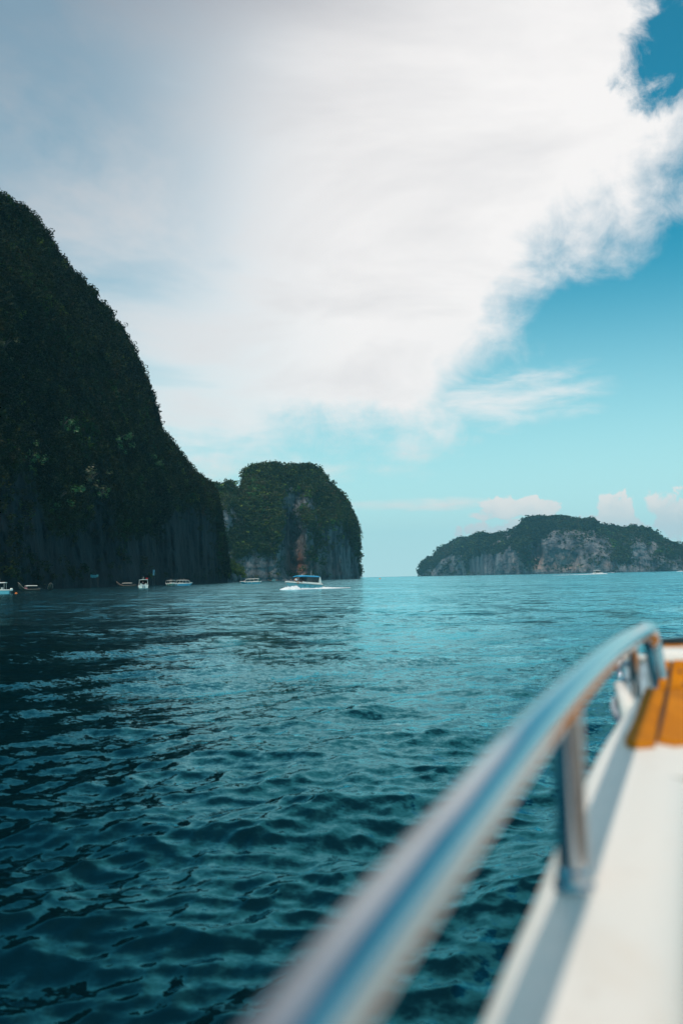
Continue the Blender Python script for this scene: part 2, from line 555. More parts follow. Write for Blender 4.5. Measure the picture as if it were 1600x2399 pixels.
# ------------------------------------------------------------------ the sea: one sheet to the horizon, real waves near, finer ripples in the material
def build_sea():
    az_in = np.radians(np.linspace(-25, 26, 640))
    az_out = np.radians(np.linspace(26, 335, 130)[1:-1])
    az = np.concatenate([az_in, az_out])
    n = len(az)
    inv = np.linspace(1 / 2.7, 1 / 4200.0, 660)
    r = np.concatenate([[0.3, 1.2, 2.0], 1 / inv, [6500, 8500]])
    A, Rr = np.meshgrid(az, r)
    x, y = Rr * np.sin(A), Rr * np.cos(A)
    dr = np.gradient(r)
    cell = np.maximum(dr, 0.004)[:, None] * np.ones((1, n))
    cell[:, len(az_in):] = np.maximum(cell[:, len(az_in):], r[:, None] * 0.04)
    g = np.random.default_rng(5)
    dx = np.zeros_like(x); dy = np.zeros_like(x); dz = np.zeros_like(x)
    NW = 120
    lam = np.exp(np.linspace(np.log(0.16), np.log(11.0), NW)) * g.uniform(0.94, 1.06, NW)
    main = np.radians(140)
    for k in range(NW):
        l = lam[k]
        th = main + g.normal(0, 0.75 if l < 2 else 0.5)
        sl_ = 0.021 * (2.5 if l < 0.6 else 1.45 if l < 3.0 else 0.6) * g.uniform(0.6, 1.4)
        a = sl_ * l / (2 * np.pi)
        kk = 2 * np.pi / l
        w = np.clip((l / cell - 2.0) / 2.5, 0, 1)
        rows = np.where(w.max(axis=1) > 0)[0]
        if len(rows) == 0: continue
        r0, r1 = rows.min(), rows.max() + 1
        ux, uy = math.sin(th), math.cos(th)
        ph = kk * (x[r0:r1] * ux + y[r0:r1] * uy) + g.uniform(0, 6.28)
        ww = w[r0:r1] * a
        # short groups so that crests come and go
        grp = 0.65 + 0.5 * np.sin(kk * 0.13 * (x[r0:r1] * uy - y[r0:r1] * ux) + g.uniform(0, 6.28))
        ww = ww * grp
        dz[r0:r1] += ww * np.cos(ph)
        sn = np.sin(ph) * ww * 1.15
        dx[r0:r1] -= ux * sn
        dy[r0:r1] -= uy * sn
    V = np.stack([x + dx, y + dy, dz], -1).reshape(-1, 3)
    rows = len(r)
    ii, jj = np.meshgrid(np.arange(rows - 1), np.arange(n), indexing='ij')
    kk = (jj + 1) % n
    Fq = np.stack([ii * n + jj, (ii + 1) * n + jj, (ii + 1) * n + kk, ii * n + kk], -1).reshape(-1, 4)
    return V, Fq, Rr.reshape(-1), rows, n

def np_mesh(name, V, Fq, m, attrs=None, smooth=True):
    me = bpy.data.meshes.new(name)
    me.vertices.add(len(V))
    me.vertices.foreach_set('co', V.astype(np.float32).ravel())
    nf = len(Fq)
    me.loops.add(nf * 4)
    me.loops.foreach_set('vertex_index', Fq.astype(np.int32).ravel())
    me.polygons.add(nf)
    me.polygons.foreach_set('loop_start', np.arange(0, nf * 4, 4, dtype=np.int32))
    me.polygons.foreach_set('use_smooth', np.full(nf, smooth))
    me.update(calc_edges=True)
    for k, v in (attrs or {}).items():
        a = me.attributes.new(k, 'FLOAT', 'POINT')
        a.data.foreach_set('value', v.astype(np.float32).ravel())
    me.materials.append(m)
    o = bpy.data.objects.new(name, me)
    C.objects.link(o)
    return o

V, Fq, rr, _, _ = build_sea()
lr = np.clip((np.log(rr) - math.log(14)) / (math.log(110) - math.log(14)), 0, 1)
sea = np_mesh('sea', V, Fq[:, ::-1], sea_mat, {'far': lr * lr * (3 - 2 * lr)})
tag(sea, 'dark teal sea with short choppy waves', None, None, 'structure')
if sea.data.polygons[700 * 50].normal.z < 0:
    sea.data.flip_normals()

# ------------------------------------------------------------------ limestone headlands and the far island
def terrain(name, sil, base, m, steep, cliff, amp, kz, feats, rustf, nu, nv, vegk, drop, back, extra_az=(), seed=0.0, rockf=()):
    """sil: skyline points seen from the boat; base: [(px, shore distance)]; the slope rises from the shore to a ridge behind it and falls away again on the far side"""
    A = np.array([azte(*p)[0] for p in sil]); T = np.array([azte(*p)[1] for p in sil])
    bx = np.array([math.atan2((p[0] - CX) / F_PX, 1) for p in base]); bd = np.array([p[1] for p in base])
    arc = np.concatenate([[0], np.cumsum(np.hypot(np.diff(A), np.diff(T) * 0.6))])
    s = np.linspace(0, arc[-1], nu)
    a = np.interp(s, arc, A); te = np.interp(s, arc, T)
    Db = np.interp(a, bx, bd)
    Dr = Db / np.maximum(0.35, 1 - steep * np.maximum(te, 0))
    zr = np.maximum(CAM_H + te * Dr - drop * np.clip(te / 0.03, 0, 1), 0.5)
    v = np.linspace(0, 1, nv)
    # front profile: cliff foot, then the slope
    cf = cliff(a) if callable(cliff) else np.full(nu, cliff)
    hv = np.empty((nv, nu)); wv_ = np.empty((nv, nu))
    for j in range(nu):
        c = cf[j]
        hv[:, j] = np.interp(v, [0, c, c + (1 - c) * 0.6, 1], [0, 0.10, 0.55, 1])
        wv_[:, j] = np.interp(v, [0, c, c + (1 - c) * 0.6, 1], [0, c, c + (1 - c) * 0.68, 1])
    D = Db + (Dr - Db) * hv
    Zf = -3 + (zr + 3) * wv_
    nb = 26
    vb = np.linspace(0, 1, nb + 1)[1:, None]
    depth = back * (0.25 + 0.75 * np.clip(zr / zr.max(), 0, 1))
    Dbk = Dr + depth * vb
    Zbk = -3 + (zr + 3) * np.sqrt(np.clip(1 - vb ** 1.6, 0, 1))
    D = np.vstack([D, Dbk]); Zf = np.vstack([Zf, Zbk])
    tot = nv + nb
    Aa = np.tile(a, (tot, 1))
    P = np.stack([D * np.sin(Aa), D * np.cos(Aa), Zf], -1)
    # features (hollows, buttresses) where they sit on the face
    flat = P.reshape(-1, 3)
    px, py = project(flat)
    dd = np.zeros(len(flat))
    for (fx, fy, rx, ry, dep) in feats:
        q = ((px - fx) / rx) ** 2 + ((py - fy) / ry) ** 2
        dd += dep * np.exp(-np.maximum(q, 0) ** 1.5)
    # lumps: vertical flutes on rock and rounded bushes of ground above
    q1 = flat * np.array([1, 1, kz]) / (amp * 9) + seed
    q2 = flat * np.array([1, 1, kz * 1.5]) / (amp * 2.6) + seed * 2
    q3 = flat / (amp * 0.9) + seed
    n1 = fbm(q1, 4); n2 = fbm(q2, 4, ridged=True); n3 = fbm(q3, 3)
    env = np.clip((flat[:, 2] + 3) / (amp * 2.5), 0.12, 1)
    isb = np.repeat(np.arange(tot), nu) >= nv
    rid = np.abs(np.repeat(np.arange(tot), nu) - nv) / nv
    envr = np.where(isb, 0.6, np.clip(rid * 6 + 0.25, 0, 1))
    push = (n1 * 1.9 + n2 * 0.9) * amp * env * envr + n3 * amp * 0.35
    dirx = np.sin(Aa).reshape(-1); diry = np.cos(Aa).reshape(-1)
    rad = push + dd
    rad = np.where(isb, rad * 0.4, rad)
    flat[:, 0] += dirx * rad; flat[:, 1] += diry * rad
    flat[:, 2] += n3 * amp * 0.25 * env + n2 * amp * 0.12 * env
    # wave-cut notch at the waterline
    notch = np.exp(-((flat[:, 2] - 1.0) / 2.2) ** 2) * (~isb)
    flat[:, 0] += dirx * notch * 2.5; flat[:, 1] += diry * notch * 2.5
    # how much green grows: gentle ground and patches
    Pg = flat.reshape(tot, nu, 3)
    du = np.gradient(Pg, axis=1); dv = np.gradient(Pg, axis=0)
    nrm = np.cross(du, dv); nrm /= np.linalg.norm(nrm, axis=-1, keepdims=True) + 1e-9
    nz = np.abs(nrm[..., 2]).reshape(-1)
    big = fbm(flat / (amp * 7) + 5 + seed, 4)
    hfrac = np.clip(flat[:, 2] / np.maximum(1, np.tile(zr, tot)), 0, 1)
    veg = vegk(hfrac, nz, big, px, py)
    for (fx, fy, rx, ry, k) in rockf:
        q = ((px - fx) / rx) ** 2 + ((py - fy) / ry) ** 2
        veg = veg - k * np.exp(-q ** 1.5) * np.clip(1.2 - 1.6 * nz, 0, 1)
    veg = np.clip(veg, 0, 1)
    veg[flat[:, 2] < 3.5] = 0
    rust = np.zeros(len(flat))
    for (fx, fy, rx, ry, k) in rustf:
        rust += k * np.exp(-(((px - fx) / rx) ** 2 + ((py - fy) / ry) ** 2))
    ii, jj = np.meshgrid(np.arange(tot - 1), np.arange(nu - 1), indexing='ij')
    Fq = np.stack([ii * nu + jj, ii * nu + jj + 1, (ii + 1) * nu + jj + 1, (ii + 1) * nu + jj], -1).reshape(-1, 4)
    o = np_mesh(name, flat, Fq, m, {'veg': veg, 'rust': np.clip(rust, 0, 1)})
    return o, flat, Fq, veg, isb, (tot, nu)

# leaf clumps used for the uncountable scrub
CL = bpy.data.collections.new('leaf_clumps')
def clump_mesh(name, seed, nleaf, size, m, squash=0.8, tall=1.0):
    g = np.random.default_rng(seed)
    v, f = [], []
    cents = [(g.normal(0, 0.33, 3) * np.array([1, 1, squash])) for _ in range(6)]
    for k in range(nleaf):
        c = np.array(cents[g.integers(0, len(cents))])
        d = g.normal(0, 1, 3); d /= np.linalg.norm(d)
        p = c + d * 0.32 * g.uniform(0.6, 1.0) * np.array([1, 1, squash])
        n = d + g.normal(0, 0.5, 3); n /= np.linalg.norm(n)
        t = np.cross(n, [0.1, 0.2, 1.0]); t /= np.linalg.norm(t)
        b = np.cross(n, t)
        sz = size * g.uniform(0.6, 1.4)
        i0 = len(v)
        for (q, w) in ((-1, 0), (0, -0.55), (1, 0), (0, 0.55)):
            v.append(tuple((p + t * q * sz + b * w * sz) * np.array([1, 1, tall])))
        f.append((i0, i0 + 1, i0 + 2, i0 + 3))
    me = bpy.data.meshes.new(name)
    me.from_pydata(v, [], f)
    me.materials.append(m)
    o = bpy.data.objects.new(name, me)
    return o

def scatter(name, flat, Fq, veg, isb, m, count, smin, smax, nleaf, size, label, azlim=None, seed=3, backfrac=0.25, protos=4, tintk=1.0):
    g = np.random.default_rng(seed)
    col = bpy.data.collections.new(name + '_clumps')
    for k in range(protos):
        col.objects.link(clump_mesh('leaf_clump', seed * 10 + k, nleaf, size, m, 0.8))
    a, b, c, d = (flat[Fq[:, i]] for i in range(4))
    area = 0.5 * np.linalg.norm(np.cross(c - a, d - b), axis=1)
    w = area * veg[Fq].mean(axis=1) ** 1.3
    cen = (a + b + c + d) / 4
    dist = np.hypot(cen[:, 0], cen[:, 1])
    w *= np.where(isb[Fq[:, 0]], backfrac, 1.0)
    azc = np.arctan2(cen[:, 0], cen[:, 1])
    if azlim: w *= (azc > azlim[0]) & (azc < azlim[1])
    w /= w.sum()
    idx = g.choice(len(Fq), count, p=w)
    u, v_ = g.random(count)[:, None], g.random(count)[:, None]
    P = (a[idx] * (1 - u) + b[idx] * u) * (1 - v_) + (d[idx] * (1 - u) + c[idx] * u) * v_
    sc = smin + (smax - smin) * g.random(count) ** 2.2
    patch = fbm(P / (smax * 4) + 3, 4)
    tint_ = np.clip(0.42 + 0.6 * patch * tintk + g.normal(0, 0.15, count), 0, 0.95)
    tint_[g.random(count) > 0.985] = 1.0
    P[:, 2] += sc * 0.15
    me = bpy.data.meshes.new(name)
    me.vertices.add(count)
    me.vertices.foreach_set('co', P.astype(np.float32).ravel())
    for nm, arr, ty in (('scale', sc, 'FLOAT'), ('tint', tint_, 'FLOAT'), ('spin', g.uniform(0, 6.28, count), 'FLOAT'), ('pick', g.integers(0, protos, count), 'INT')):
        at_ = me.attributes.new(nm, ty, 'POINT')
        at_.data.foreach_set('value', arr.astype(np.int32 if ty == 'INT' else np.float32))
    o = bpy.data.objects.new(name, me)
    C.objects.link(o)
    ng = bpy.data.node_groups.new(name + '_nodes', 'GeometryNodeTree')
    ng.interface.new_socket('Geometry', in_out='INPUT', socket_type='NodeSocketGeometry')
    ng.interface.new_socket('Geometry', in_out='OUTPUT', socket_type='NodeSocketGeometry')
    gi, go = ng.nodes.new('NodeGroupInput'), ng.nodes.new('NodeGroupOutput')
    ip = ng.nodes.new('GeometryNodeInstanceOnPoints')
    ci = ng.nodes.new('GeometryNodeCollectionInfo')
    ci.inputs['Collection'].default_value = col
    ci.inputs['Separate Children'].default_value = True
    ci.inputs['Reset Children'].default_value = True
    def na(nm, dt):
        n = ng.nodes.new('GeometryNodeInputNamedAttribute')
        n.data_type = dt
        n.inputs['Name'].default_value = nm
        return n.outputs['Attribute']
    cx = ng.nodes.new('ShaderNodeCombineXYZ')
    ng.links.new(na('spin', 'FLOAT'), cx.inputs[2])
    er = ng.nodes.new('FunctionNodeEulerToRotation')
    ng.links.new(cx.outputs[0], er.inputs[0])
    ng.links.new(gi.outputs[0], ip.inputs['Points'])
    ng.links.new(ci.outputs[0], ip.inputs['Instance'])
    ip.inputs['Pick Instance'].default_value = True
    ng.links.new(na('pick', 'INT'), ip.inputs['Instance Index'])
    ng.links.new(er.outputs[0], ip.inputs['Rotation'])
    ng.links.new(na('scale', 'FLOAT'), ip.inputs['Scale'])
    ng.links.new(ip.outputs[0], go.inputs[0])
    md = o.modifiers.new('scrub', 'NODES')
    md.node_group = ng
    tag(o, label, None, None, 'stuff')
    return o

rock_near = make_rock('shaded_limestone', (0.012, 0.02, 0.024), (0.004, 0.006, 0.007), (0.03, 0.024, 0.018), (0.008, 0.014, 0.006), (0.018, 0.022, 0.01), 0.3, 0.12)  # cloud shade on the mountain put into the low rock colours
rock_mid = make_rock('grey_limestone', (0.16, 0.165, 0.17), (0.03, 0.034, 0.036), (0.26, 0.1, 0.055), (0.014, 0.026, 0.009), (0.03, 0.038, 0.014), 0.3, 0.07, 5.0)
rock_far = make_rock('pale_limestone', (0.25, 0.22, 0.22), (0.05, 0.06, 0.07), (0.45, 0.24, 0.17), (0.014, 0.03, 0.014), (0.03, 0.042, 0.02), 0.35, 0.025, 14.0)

sil_left = [(-1500, 1395), (-1300, 1150), (-1000, 700), (-700, 420), (-400, 330), (-200, 360), (-60, 405), (0, 439), (40, 470), (71, 488), (105, 535), (128, 571), (165, 620), (214, 673), (255, 725), (291, 775), (318, 828), (337, 867), (352, 915),
            (363, 950), (376, 1005), (398, 1030), (427, 1067), (451, 1097), (476, 1118), (497, 1134), (505, 1166), (511, 1188), (514, 1222), (519, 1256), (528, 1304), (532, 1330), (534, 1363)]
base_left = [(-1500, 420), (-900, 330), (-500, 310), (-200, 335), (0, 385), (100, 425), (200, 470), (300, 525), (400, 610), (480, 690), (534, 760)]
def cliff_left(a):
    px = CX + np.tan(a) * F_PX
    return np.interp(px, [-300, 0, 150, 300, 400, 480, 505, 534], [0.12, 0.14, 0.2, 0.34, 0.5, 0.66, 0.9, 0.95])
def veg_left(h, nz, big, px, py):
    return 0.22 + 1.1 * np.clip((h - 0.12 + big * 0.25) * 3.2, 0, 1) * np.clip(0.5 + nz * 1.1 + big * 0.8, 0, 1.3)
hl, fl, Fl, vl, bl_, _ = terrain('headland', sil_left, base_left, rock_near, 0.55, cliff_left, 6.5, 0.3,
    [(230, 1290, 120, 60, 14), (395, 1080, 26, 110, -8), (470, 1150, 30, 60, -9), (330, 1250, 60, 60, 6)],
    [(470, 1345, 30, 12, 0.5), (340, 1240, 40, 40, 0.4)], 640, 420, veg_left, 3.5, 260, seed=1.3,
    rockf=[(440, 1260, 70, 80, 0.8), (330, 1300, 90, 50, 0.5), (180, 1290, 120, 50, 0.45)])
tag(hl, 'steep dark limestone mountain covered in scrub rising from the water at the left', None, None, 'structure')
leaf_near = make_leaf('scrub_leaves', LEAFCOLS, 0.72)  # leaf colours dimmed to carry the same shade
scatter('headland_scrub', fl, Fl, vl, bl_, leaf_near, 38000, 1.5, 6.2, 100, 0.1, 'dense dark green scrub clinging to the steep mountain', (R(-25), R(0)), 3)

sil_rear = [(380, 1150), (430, 1118), (480, 1123), (498, 1134), (503, 1129), (515, 1133), (527, 1137), (532, 1125), (542, 1124), (547, 1136), (556, 1146), (570, 1146), (571.5, 1112), (576, 1099), (592, 1087), (623, 1084), (643, 1082), (659, 1088), (697, 1087),
            (725, 1087), (743, 1093), (756, 1107), (773, 1129), (796, 1149), (809, 1172), (817, 1190), (825, 1210), (833, 1226), (838, 1243), (839, 1262), (840, 1300), (841, 1330), (841.5, 1352)]
base_rear = [(300, 1250), (520, 1180), (600, 1200), (700, 1240), (780, 1310), (842, 1400)]
def cliff_rear(a):
    px = CX + np.tan(a) * F_PX
    return np.interp(px, [480, 560, 620, 680, 760, 820, 842], [0.3, 0.3, 0.35, 0.5, 0.5, 0.8, 0.95])
def veg_rear(h, nz, big, px, py):
    return 0.15 + 1.1 * np.clip((h - 0.08) * 3.0, 0, 1) * np.clip(0.25 + nz * 1.0 + big * 1.6, 0, 1.3)
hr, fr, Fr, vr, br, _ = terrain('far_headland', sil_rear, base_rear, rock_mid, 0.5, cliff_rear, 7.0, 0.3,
    [(688, 1260, 24, 75, 42), (655, 1230, 14, 90, -14), (722, 1200, 16, 90, -18), (690, 1330, 26, 22, 18), (525, 1220, 16, 40, -14)],
    [(700, 1322, 24, 26, 0.8), (745, 1330, 30, 12, 0.35), (690, 1300, 15, 30, 0.4)], 420, 300, veg_rear, 4.0, 420, seed=4.1,
    rockf=[(690, 1270, 24, 70, 1.2), (525, 1220, 10, 30, 1.0), (680, 1180, 18, 20, 0.7), (600, 1320, 40, 20, 0.7), (800, 1320, 35, 28, 0.6)])
tag(hr, 'flat topped limestone headland beyond the dark mountain, orange stained above the water', None, None, 'structure')
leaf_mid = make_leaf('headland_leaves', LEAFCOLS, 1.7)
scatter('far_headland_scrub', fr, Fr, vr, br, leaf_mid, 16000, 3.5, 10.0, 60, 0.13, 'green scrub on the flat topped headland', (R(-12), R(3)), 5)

sil_isl = [(985, 1347), (985.6, 1337), (987, 1325), (996, 1312), (1014, 1304), (1033.5, 1282), (1058, 1268), (1078, 1260), (1107, 1255), (1117, 1247), (1125, 1246), (1135.5, 1250), (1148, 1249), (1180, 1247), (1197, 1237), (1217, 1234), (1220, 1221),
           (1229, 1211.5), (1266, 1208), (1311, 1208), (1331, 1211.5), (1344, 1215), (1368, 1213), (1386.5, 1214), (1401, 1227), (1425, 1229), (1466, 1239), (1478, 1232), (1499, 1233), (1511, 1237), (1531, 1243), (1552, 1261), (1584, 1272), (1600, 1286),
           (1680, 1310), (1760, 1322), (1800, 1334)]
base_isl = [(970, 4500), (1080, 4300), (1130, 3750), (1220, 3600), (1400, 3550), (1600, 3700), (1800, 3900)]
def cliff_isl(a):
    px = CX + np.tan(a) * F_PX
    return np.interp(px, [980, 1000, 1100, 1220, 1350, 1500, 1800], [0.85, 0.55, 0.5, 0.55, 0.4, 0.3, 0.4])
def veg_isl(h, nz, big, px, py):
    return 0.17 + 1.1 * np.clip((h - 0.36 + big * 0.6) * 2.2, 0, 1) * np.clip(0.12 + nz * 0.9 + big * 2.1, 0, 1.3)
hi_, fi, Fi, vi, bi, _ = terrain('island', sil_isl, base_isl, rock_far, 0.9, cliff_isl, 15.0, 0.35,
    [(1255, 1290, 14, 30, 50), (1228, 1260, 18, 40, -50), (1310, 1270, 40, 40, -35), (1085, 1300, 16, 40, -50), (1480, 1270, 30, 30, -40)],
    [(1240, 1318, 30, 18, 0.9), (1330, 1310, 30, 14, 0.6), (1090, 1310, 20, 20, 0.4), (1425, 1325, 14, 8, 0.5), (1310, 1330, 50, 8, 0.6)], 520, 190, veg_isl, 10, 900, seed=8.7,
    rockf=[(1250, 1270, 60, 40, 0.6), (1150, 1320, 60, 20, 0.8), (1340, 1290, 40, 30, 0.5), (1470, 1290, 30, 30, 0.4)])
tag(hi_, 'long hazy island with pale cliffs and a flat green top on the horizon', None, None, 'structure')
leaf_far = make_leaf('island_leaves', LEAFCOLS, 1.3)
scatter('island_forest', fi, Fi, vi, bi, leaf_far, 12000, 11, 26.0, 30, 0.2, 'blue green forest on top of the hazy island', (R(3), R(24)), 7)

# low rocky spur at the foot of the dark mountain
sil_spur = [(500, 1340), (515, 1318), (528, 1310), (540, 1316), (550, 1324), (560, 1330), (568, 1338), (571, 1347), (574, 1359)]
base_spur = [(480, 790), (520, 800), (575, 840)]
def veg_spur(h, nz, big, px, py):
    return np.clip((h - 0.4) * 3, 0, 1) * 1.1
hs, fs, Fs, vs, bs, _ = terrain('rocky_spur', sil_spur, base_spur, rock_mid, 1.2, 0.4, 2.2, 0.6, [], [], 120, 60, veg_spur, 1.0, 60, seed=2.2)
tag(hs, 'low tumbled rocks with bright green bushes at the foot of the dark mountain', None, None, 'structure')
leaf_spur = make_leaf('spur_leaves', [(0.0, (0.03, 0.05, 0.012)), (0.6, (0.05, 0.09, 0.015)), (1.0, (0.09, 0.12, 0.02))])
scatter('spur_bushes', fs, Fs, vs, bs, leaf_spur, 500, 2.0, 5.0, 40, 0.18, 'bright green bushes on the low rocks', None, 9)

# ------------------------------------------------------------------ single trees that stand out on the dark mountain
bark = mat('bark', (0.06, 0.05, 0.04), 0.9, var=0.3)
def leaf_plain(name, c1, c2):
    m = bpy.data.materials.new(name)
    m.use_nodes = True
    t = m.node_tree
    b = t.nodes['Principled BSDF']
    g = N(t, 'ShaderNodeNewGeometry')
    n = NOISE(t, g.outputs['Position'], 0.8, 3)
    L(t, MIX(t, SS(t, n, 0.35, 0.65), c1, c2), b.inputs['Base Color'])
    b.inputs['Roughness'].default_value = 0.5
    return m
leaf_bright = leaf_plain('bright_leaves', (0.012, 0.06, 0.01), (0.02, 0.105, 0.015))
leaf_olive = leaf_plain('olive_leaves', (0.036, 0.046, 0.01), (0.055, 0.065, 0.015))
fpx, fpy = project(fl)
front = ~bl_
def cliff_tree(px, py, h, m, label, seed):
    d2 = (fpx - px) ** 2 + (fpy - py) ** 2
    d2 = np.where(front, d2, 1e9)
    i = int(np.argmin(d2))
    p = Vector(fl[i])
    root = empty('cliff_tree', p + Vector((0, 0, -h * 0.35)))
    tag(root, label, 'tree', 'bright trees on the dark mountain')
    out = -Vector((p.x, p.y, 0)).normalized()
    tip = out * h * 0.45 + Vector((0, 0, h * 0.55))
    tr = MB()
    tr.tube(spline([(0, 0, 0), out * h * 0.2 + Vector((0, 0, h * 0.25)), tip], 4), [h * 0.05 * (1 - 0.06 * k) for k in range(9)], 7)
    for k in range(5):
        a = k * 1.3 + seed
        e = tip + Vector((math.cos(a) * h * 0.35, math.sin(a) * h * 0.35, h * 0.25))
        tr.tube([tip * 0.85, (tip * 0.85 + e) / 2 + Vector((0, 0, h * 0.05)), e], [h * 0.03, h * 0.02, h * 0.008], 5)
    tr.build('trunk', bark, root)
    g = np.random.default_rng(seed)
    v, f = [], []
    cents = [np.array(tip) + g.normal(0, 1, 3) * np.array([0.36, 0.36, 0.26]) * h for _ in range(11)]
    for k in range(330):
        c = cents[g.integers(0, len(cents))]
        d = g.normal(0, 1, 3); d /= np.linalg.norm(d)
        p_ = c + d * h * 0.16 * g.uniform(0.5, 1)
        n = d + np.array([0, 0, 0.6]) + g.normal(0, 0.4, 3); n /= np.linalg.norm(n)
        t = np.cross(n, [0.3, 0.1, 1.0]); t /= np.linalg.norm(t); b = np.cross(n, t)
        sz = h * 0.05 * g.uniform(0.6, 1.4)
        i0 = len(v)
        for (q, w) in ((-1, 0), (0, -0.5), (1, 0), (0, 0.5)):
            v.append(tuple(p_ + t * q * sz + b * w * sz))
        f.append((i0, i0 + 1, i0 + 2, i0 + 3))
    mesh_obj('crown', v, f, m, root)
for k, (x, y, h, m, lb) in enumerate([
    (150, 1008, 11, leaf_bright, 'bright green leafy tree high on the mountain, above the long dark bare hollow'),
    (278, 1045, 12, leaf_bright, 'broad bright green tree near the right flank of the dark mountain'),
    (137, 1185, 12, leaf_bright, 'round bright green tree low on the mountain above the two longtail boats'),
    (240, 1165, 8, leaf_bright, 'small bright green tree on the bushy ledge above the bare rock wall'),
    (210, 1140, 13, leaf_olive, 'wide olive brown tree crowning the bushy ledge of the mountain'),
    (72, 1085, 9, leaf_bright, 'slim green tree with stacked tufts on the shaded lower mountain'),
    (352, 1085, 9, leaf_bright, 'narrow green tree beside the vertical rock rib'),
    (12, 822, 9, leaf_olive, 'yellow green tree at the edge of the picture halfway up the mountain')]):
    cliff_tree(x, y, h, m, lb, 20 + k)

# ------------------------------------------------------------------ boats (x forward, y to port, z up; origin on the waterline)
def hull_rows(Ln, B, free, rise, n=15, draft=0.45, vee=0.6):
    rows = []
    for i in range(n):
        t = i / (n - 1)
        x = -Ln / 2 + Ln * t
        k = 1 - max(0, (t - 0.42) / 0.58) ** 2.3
        b = max(B / 2 * k, 0.03)
        zg = free + rise * t ** 2
        zc = -0.05 + (zg - 0.25) * max(0, (t - 0.55) / 0.45) ** 1.6
        zk = -draft + (zg + draft - 0.3) * max(0, (t - 0.7) / 0.3) ** 2.0
        bc = b * (0.9 - 0.35 * max(0, (t - 0.5) / 0.5))
        xs = x + 0.02 * Ln * max(0, (t - 0.6) / 0.4)
        rows.append(dict(x=x, xs=xs, b=b, zg=zg, zc=zc, zk=zk, bc=bc))
    return rows

def boat_hull(root, Ln, B, free, rise, low, top=white, stripe=True):
    rw = hull_rows(Ln, B, free, rise)
    h = MB()
    h.grid([[(r['xs'], r['b'] * 0.985, r['zg'] - 0.2), (r['x'], r['bc'], r['zc']), (r['x'], 0, r['zk']), (r['x'], -r['bc'], r['zc']), (r['xs'], -r['b'] * 0.985, r['zg'] - 0.2)] for r in rw])
    r = rw[0]
    h.add([(r['x'], r['b'] * 0.985, r['zg'] - 0.2), (r['x'], r['bc'], r['zc']), (r['x'], 0, r['zk']), (r['x'], -r['bc'], r['zc']), (r['x'], -r['b'] * 0.985, r['zg'] - 0.2)], [(0, 4, 3, 2, 1)])
    h.build('hull', low, root)
    g = MB()      # gunwale band and coaming
    g.grid([[(r['xs'], r['b'] * 0.99, r['zg'] - 0.2), (r['xs'], r['b'] + 0.06, r['zg'] - 0.14), (r['xs'], r['b'] + 0.05, r['zg'] + 0.02), (r['xs'], max(r['b'] - 0.22, 0.0), r['zg'] + 0.06), (r['xs'], max(r['b'] - 0.26, 0.0), r['zg'] - 0.3)] for r in rw])
    g.grid([[(r['xs'], -max(r['b'] - 0.26, 0.0), r['zg'] - 0.3), (r['xs'], -max(r['b'] - 0.22, 0.0), r['zg'] + 0.06), (r['xs'], -r['b'] - 0.05, r['zg'] + 0.02), (r['xs'], -r['b'] - 0.06, r['zg'] - 0.14), (r['xs'], -r['b'] * 0.99, r['zg'] - 0.2)] for r in rw])
    r = rw[0]
    g.box((r['x'] - 0.05, -r['b'], r['zg'] - 0.25), (r['x'] + 0.18, r['b'], r['zg'] + 0.02), 0.03)
    g.build('gunwale', top, root)
    d = MB()
    d.grid([[(r['xs'], max(r['b'] - 0.2, 0.0), r['zg'] - 0.27), (r['xs'], -max(r['b'] - 0.2, 0.0), r['zg'] - 0.27)] for r in rw])
    d.build('deck', top, root)
    if stripe:
        s_ = MB()
        s_.grid([[(q['xs'], q['b'] * 0.985 + 0.025, q['zg'] - 0.26), (q['xs'], q['b'] * 0.985 + 0.02, q['zg'] - 0.2)] for q in rw])
        s_.grid([[(q['xs'], -q['b'] * 0.985 - 0.02, q['zg'] - 0.2), (q['xs'], -q['b'] * 0.985 - 0.025, q['zg'] - 0.26)] for q in rw])
        s_.build('rub_strip', dark, root)
    return rw

def outboard(root, x, y, z, m=grey_motor):
    o = MB()
    rows = []
    for (zz, l0, l1, w) in ((0.0, -0.36, 0.02, 0.12), (0.12, -0.5, 0.06, 0.19), (0.4, -0.52, 0.06, 0.2), (0.6, -0.42, 0.02, 0.16), (0.68, -0.3, -0.06, 0.08)):
        rows.append([(x + (l0 + l1) / 2 + (l1 - l0) / 2 * math.cos(a), y + w * math.sin(a), z + zz) for a in (2 * math.pi * k / 12 for k in range(12))])
    o.grid(rows, True, True)
    c = o.build('outboard_motor', m, root, True)
    l = MB().box((x - 0.3, y - 0.07, z - 0.95), (x - 0.06, y + 0.07, z + 0.02), 0.02)
    l.box((x - 0.5, y - 0.02, z - 0.75), (x + 0.0, y + 0.02, z - 0.7), 0.005)
    l.build('lower_unit', dark, c)

def rail_line(root, rw, i0, i1, side, hgt, m=chrome):
    o = MB()
    pts = [(r['xs'], side * max(r['b'] - 0.1, 0.02), r['zg'] + 0.05 + hgt) for r in rw[i0:i1]]
    o.tube(pts, 0.025, 6)
    for r in rw[i0:i1:2]:
        o.tube([(r['xs'], side * max(r['b'] - 0.1, 0.02), r['zg']), (r['xs'], side * max(r['b'] - 0.1, 0.02), r['zg'] + 0.05 + hgt)], 0.02, 6)
    o.build('bow_rail', m, root)

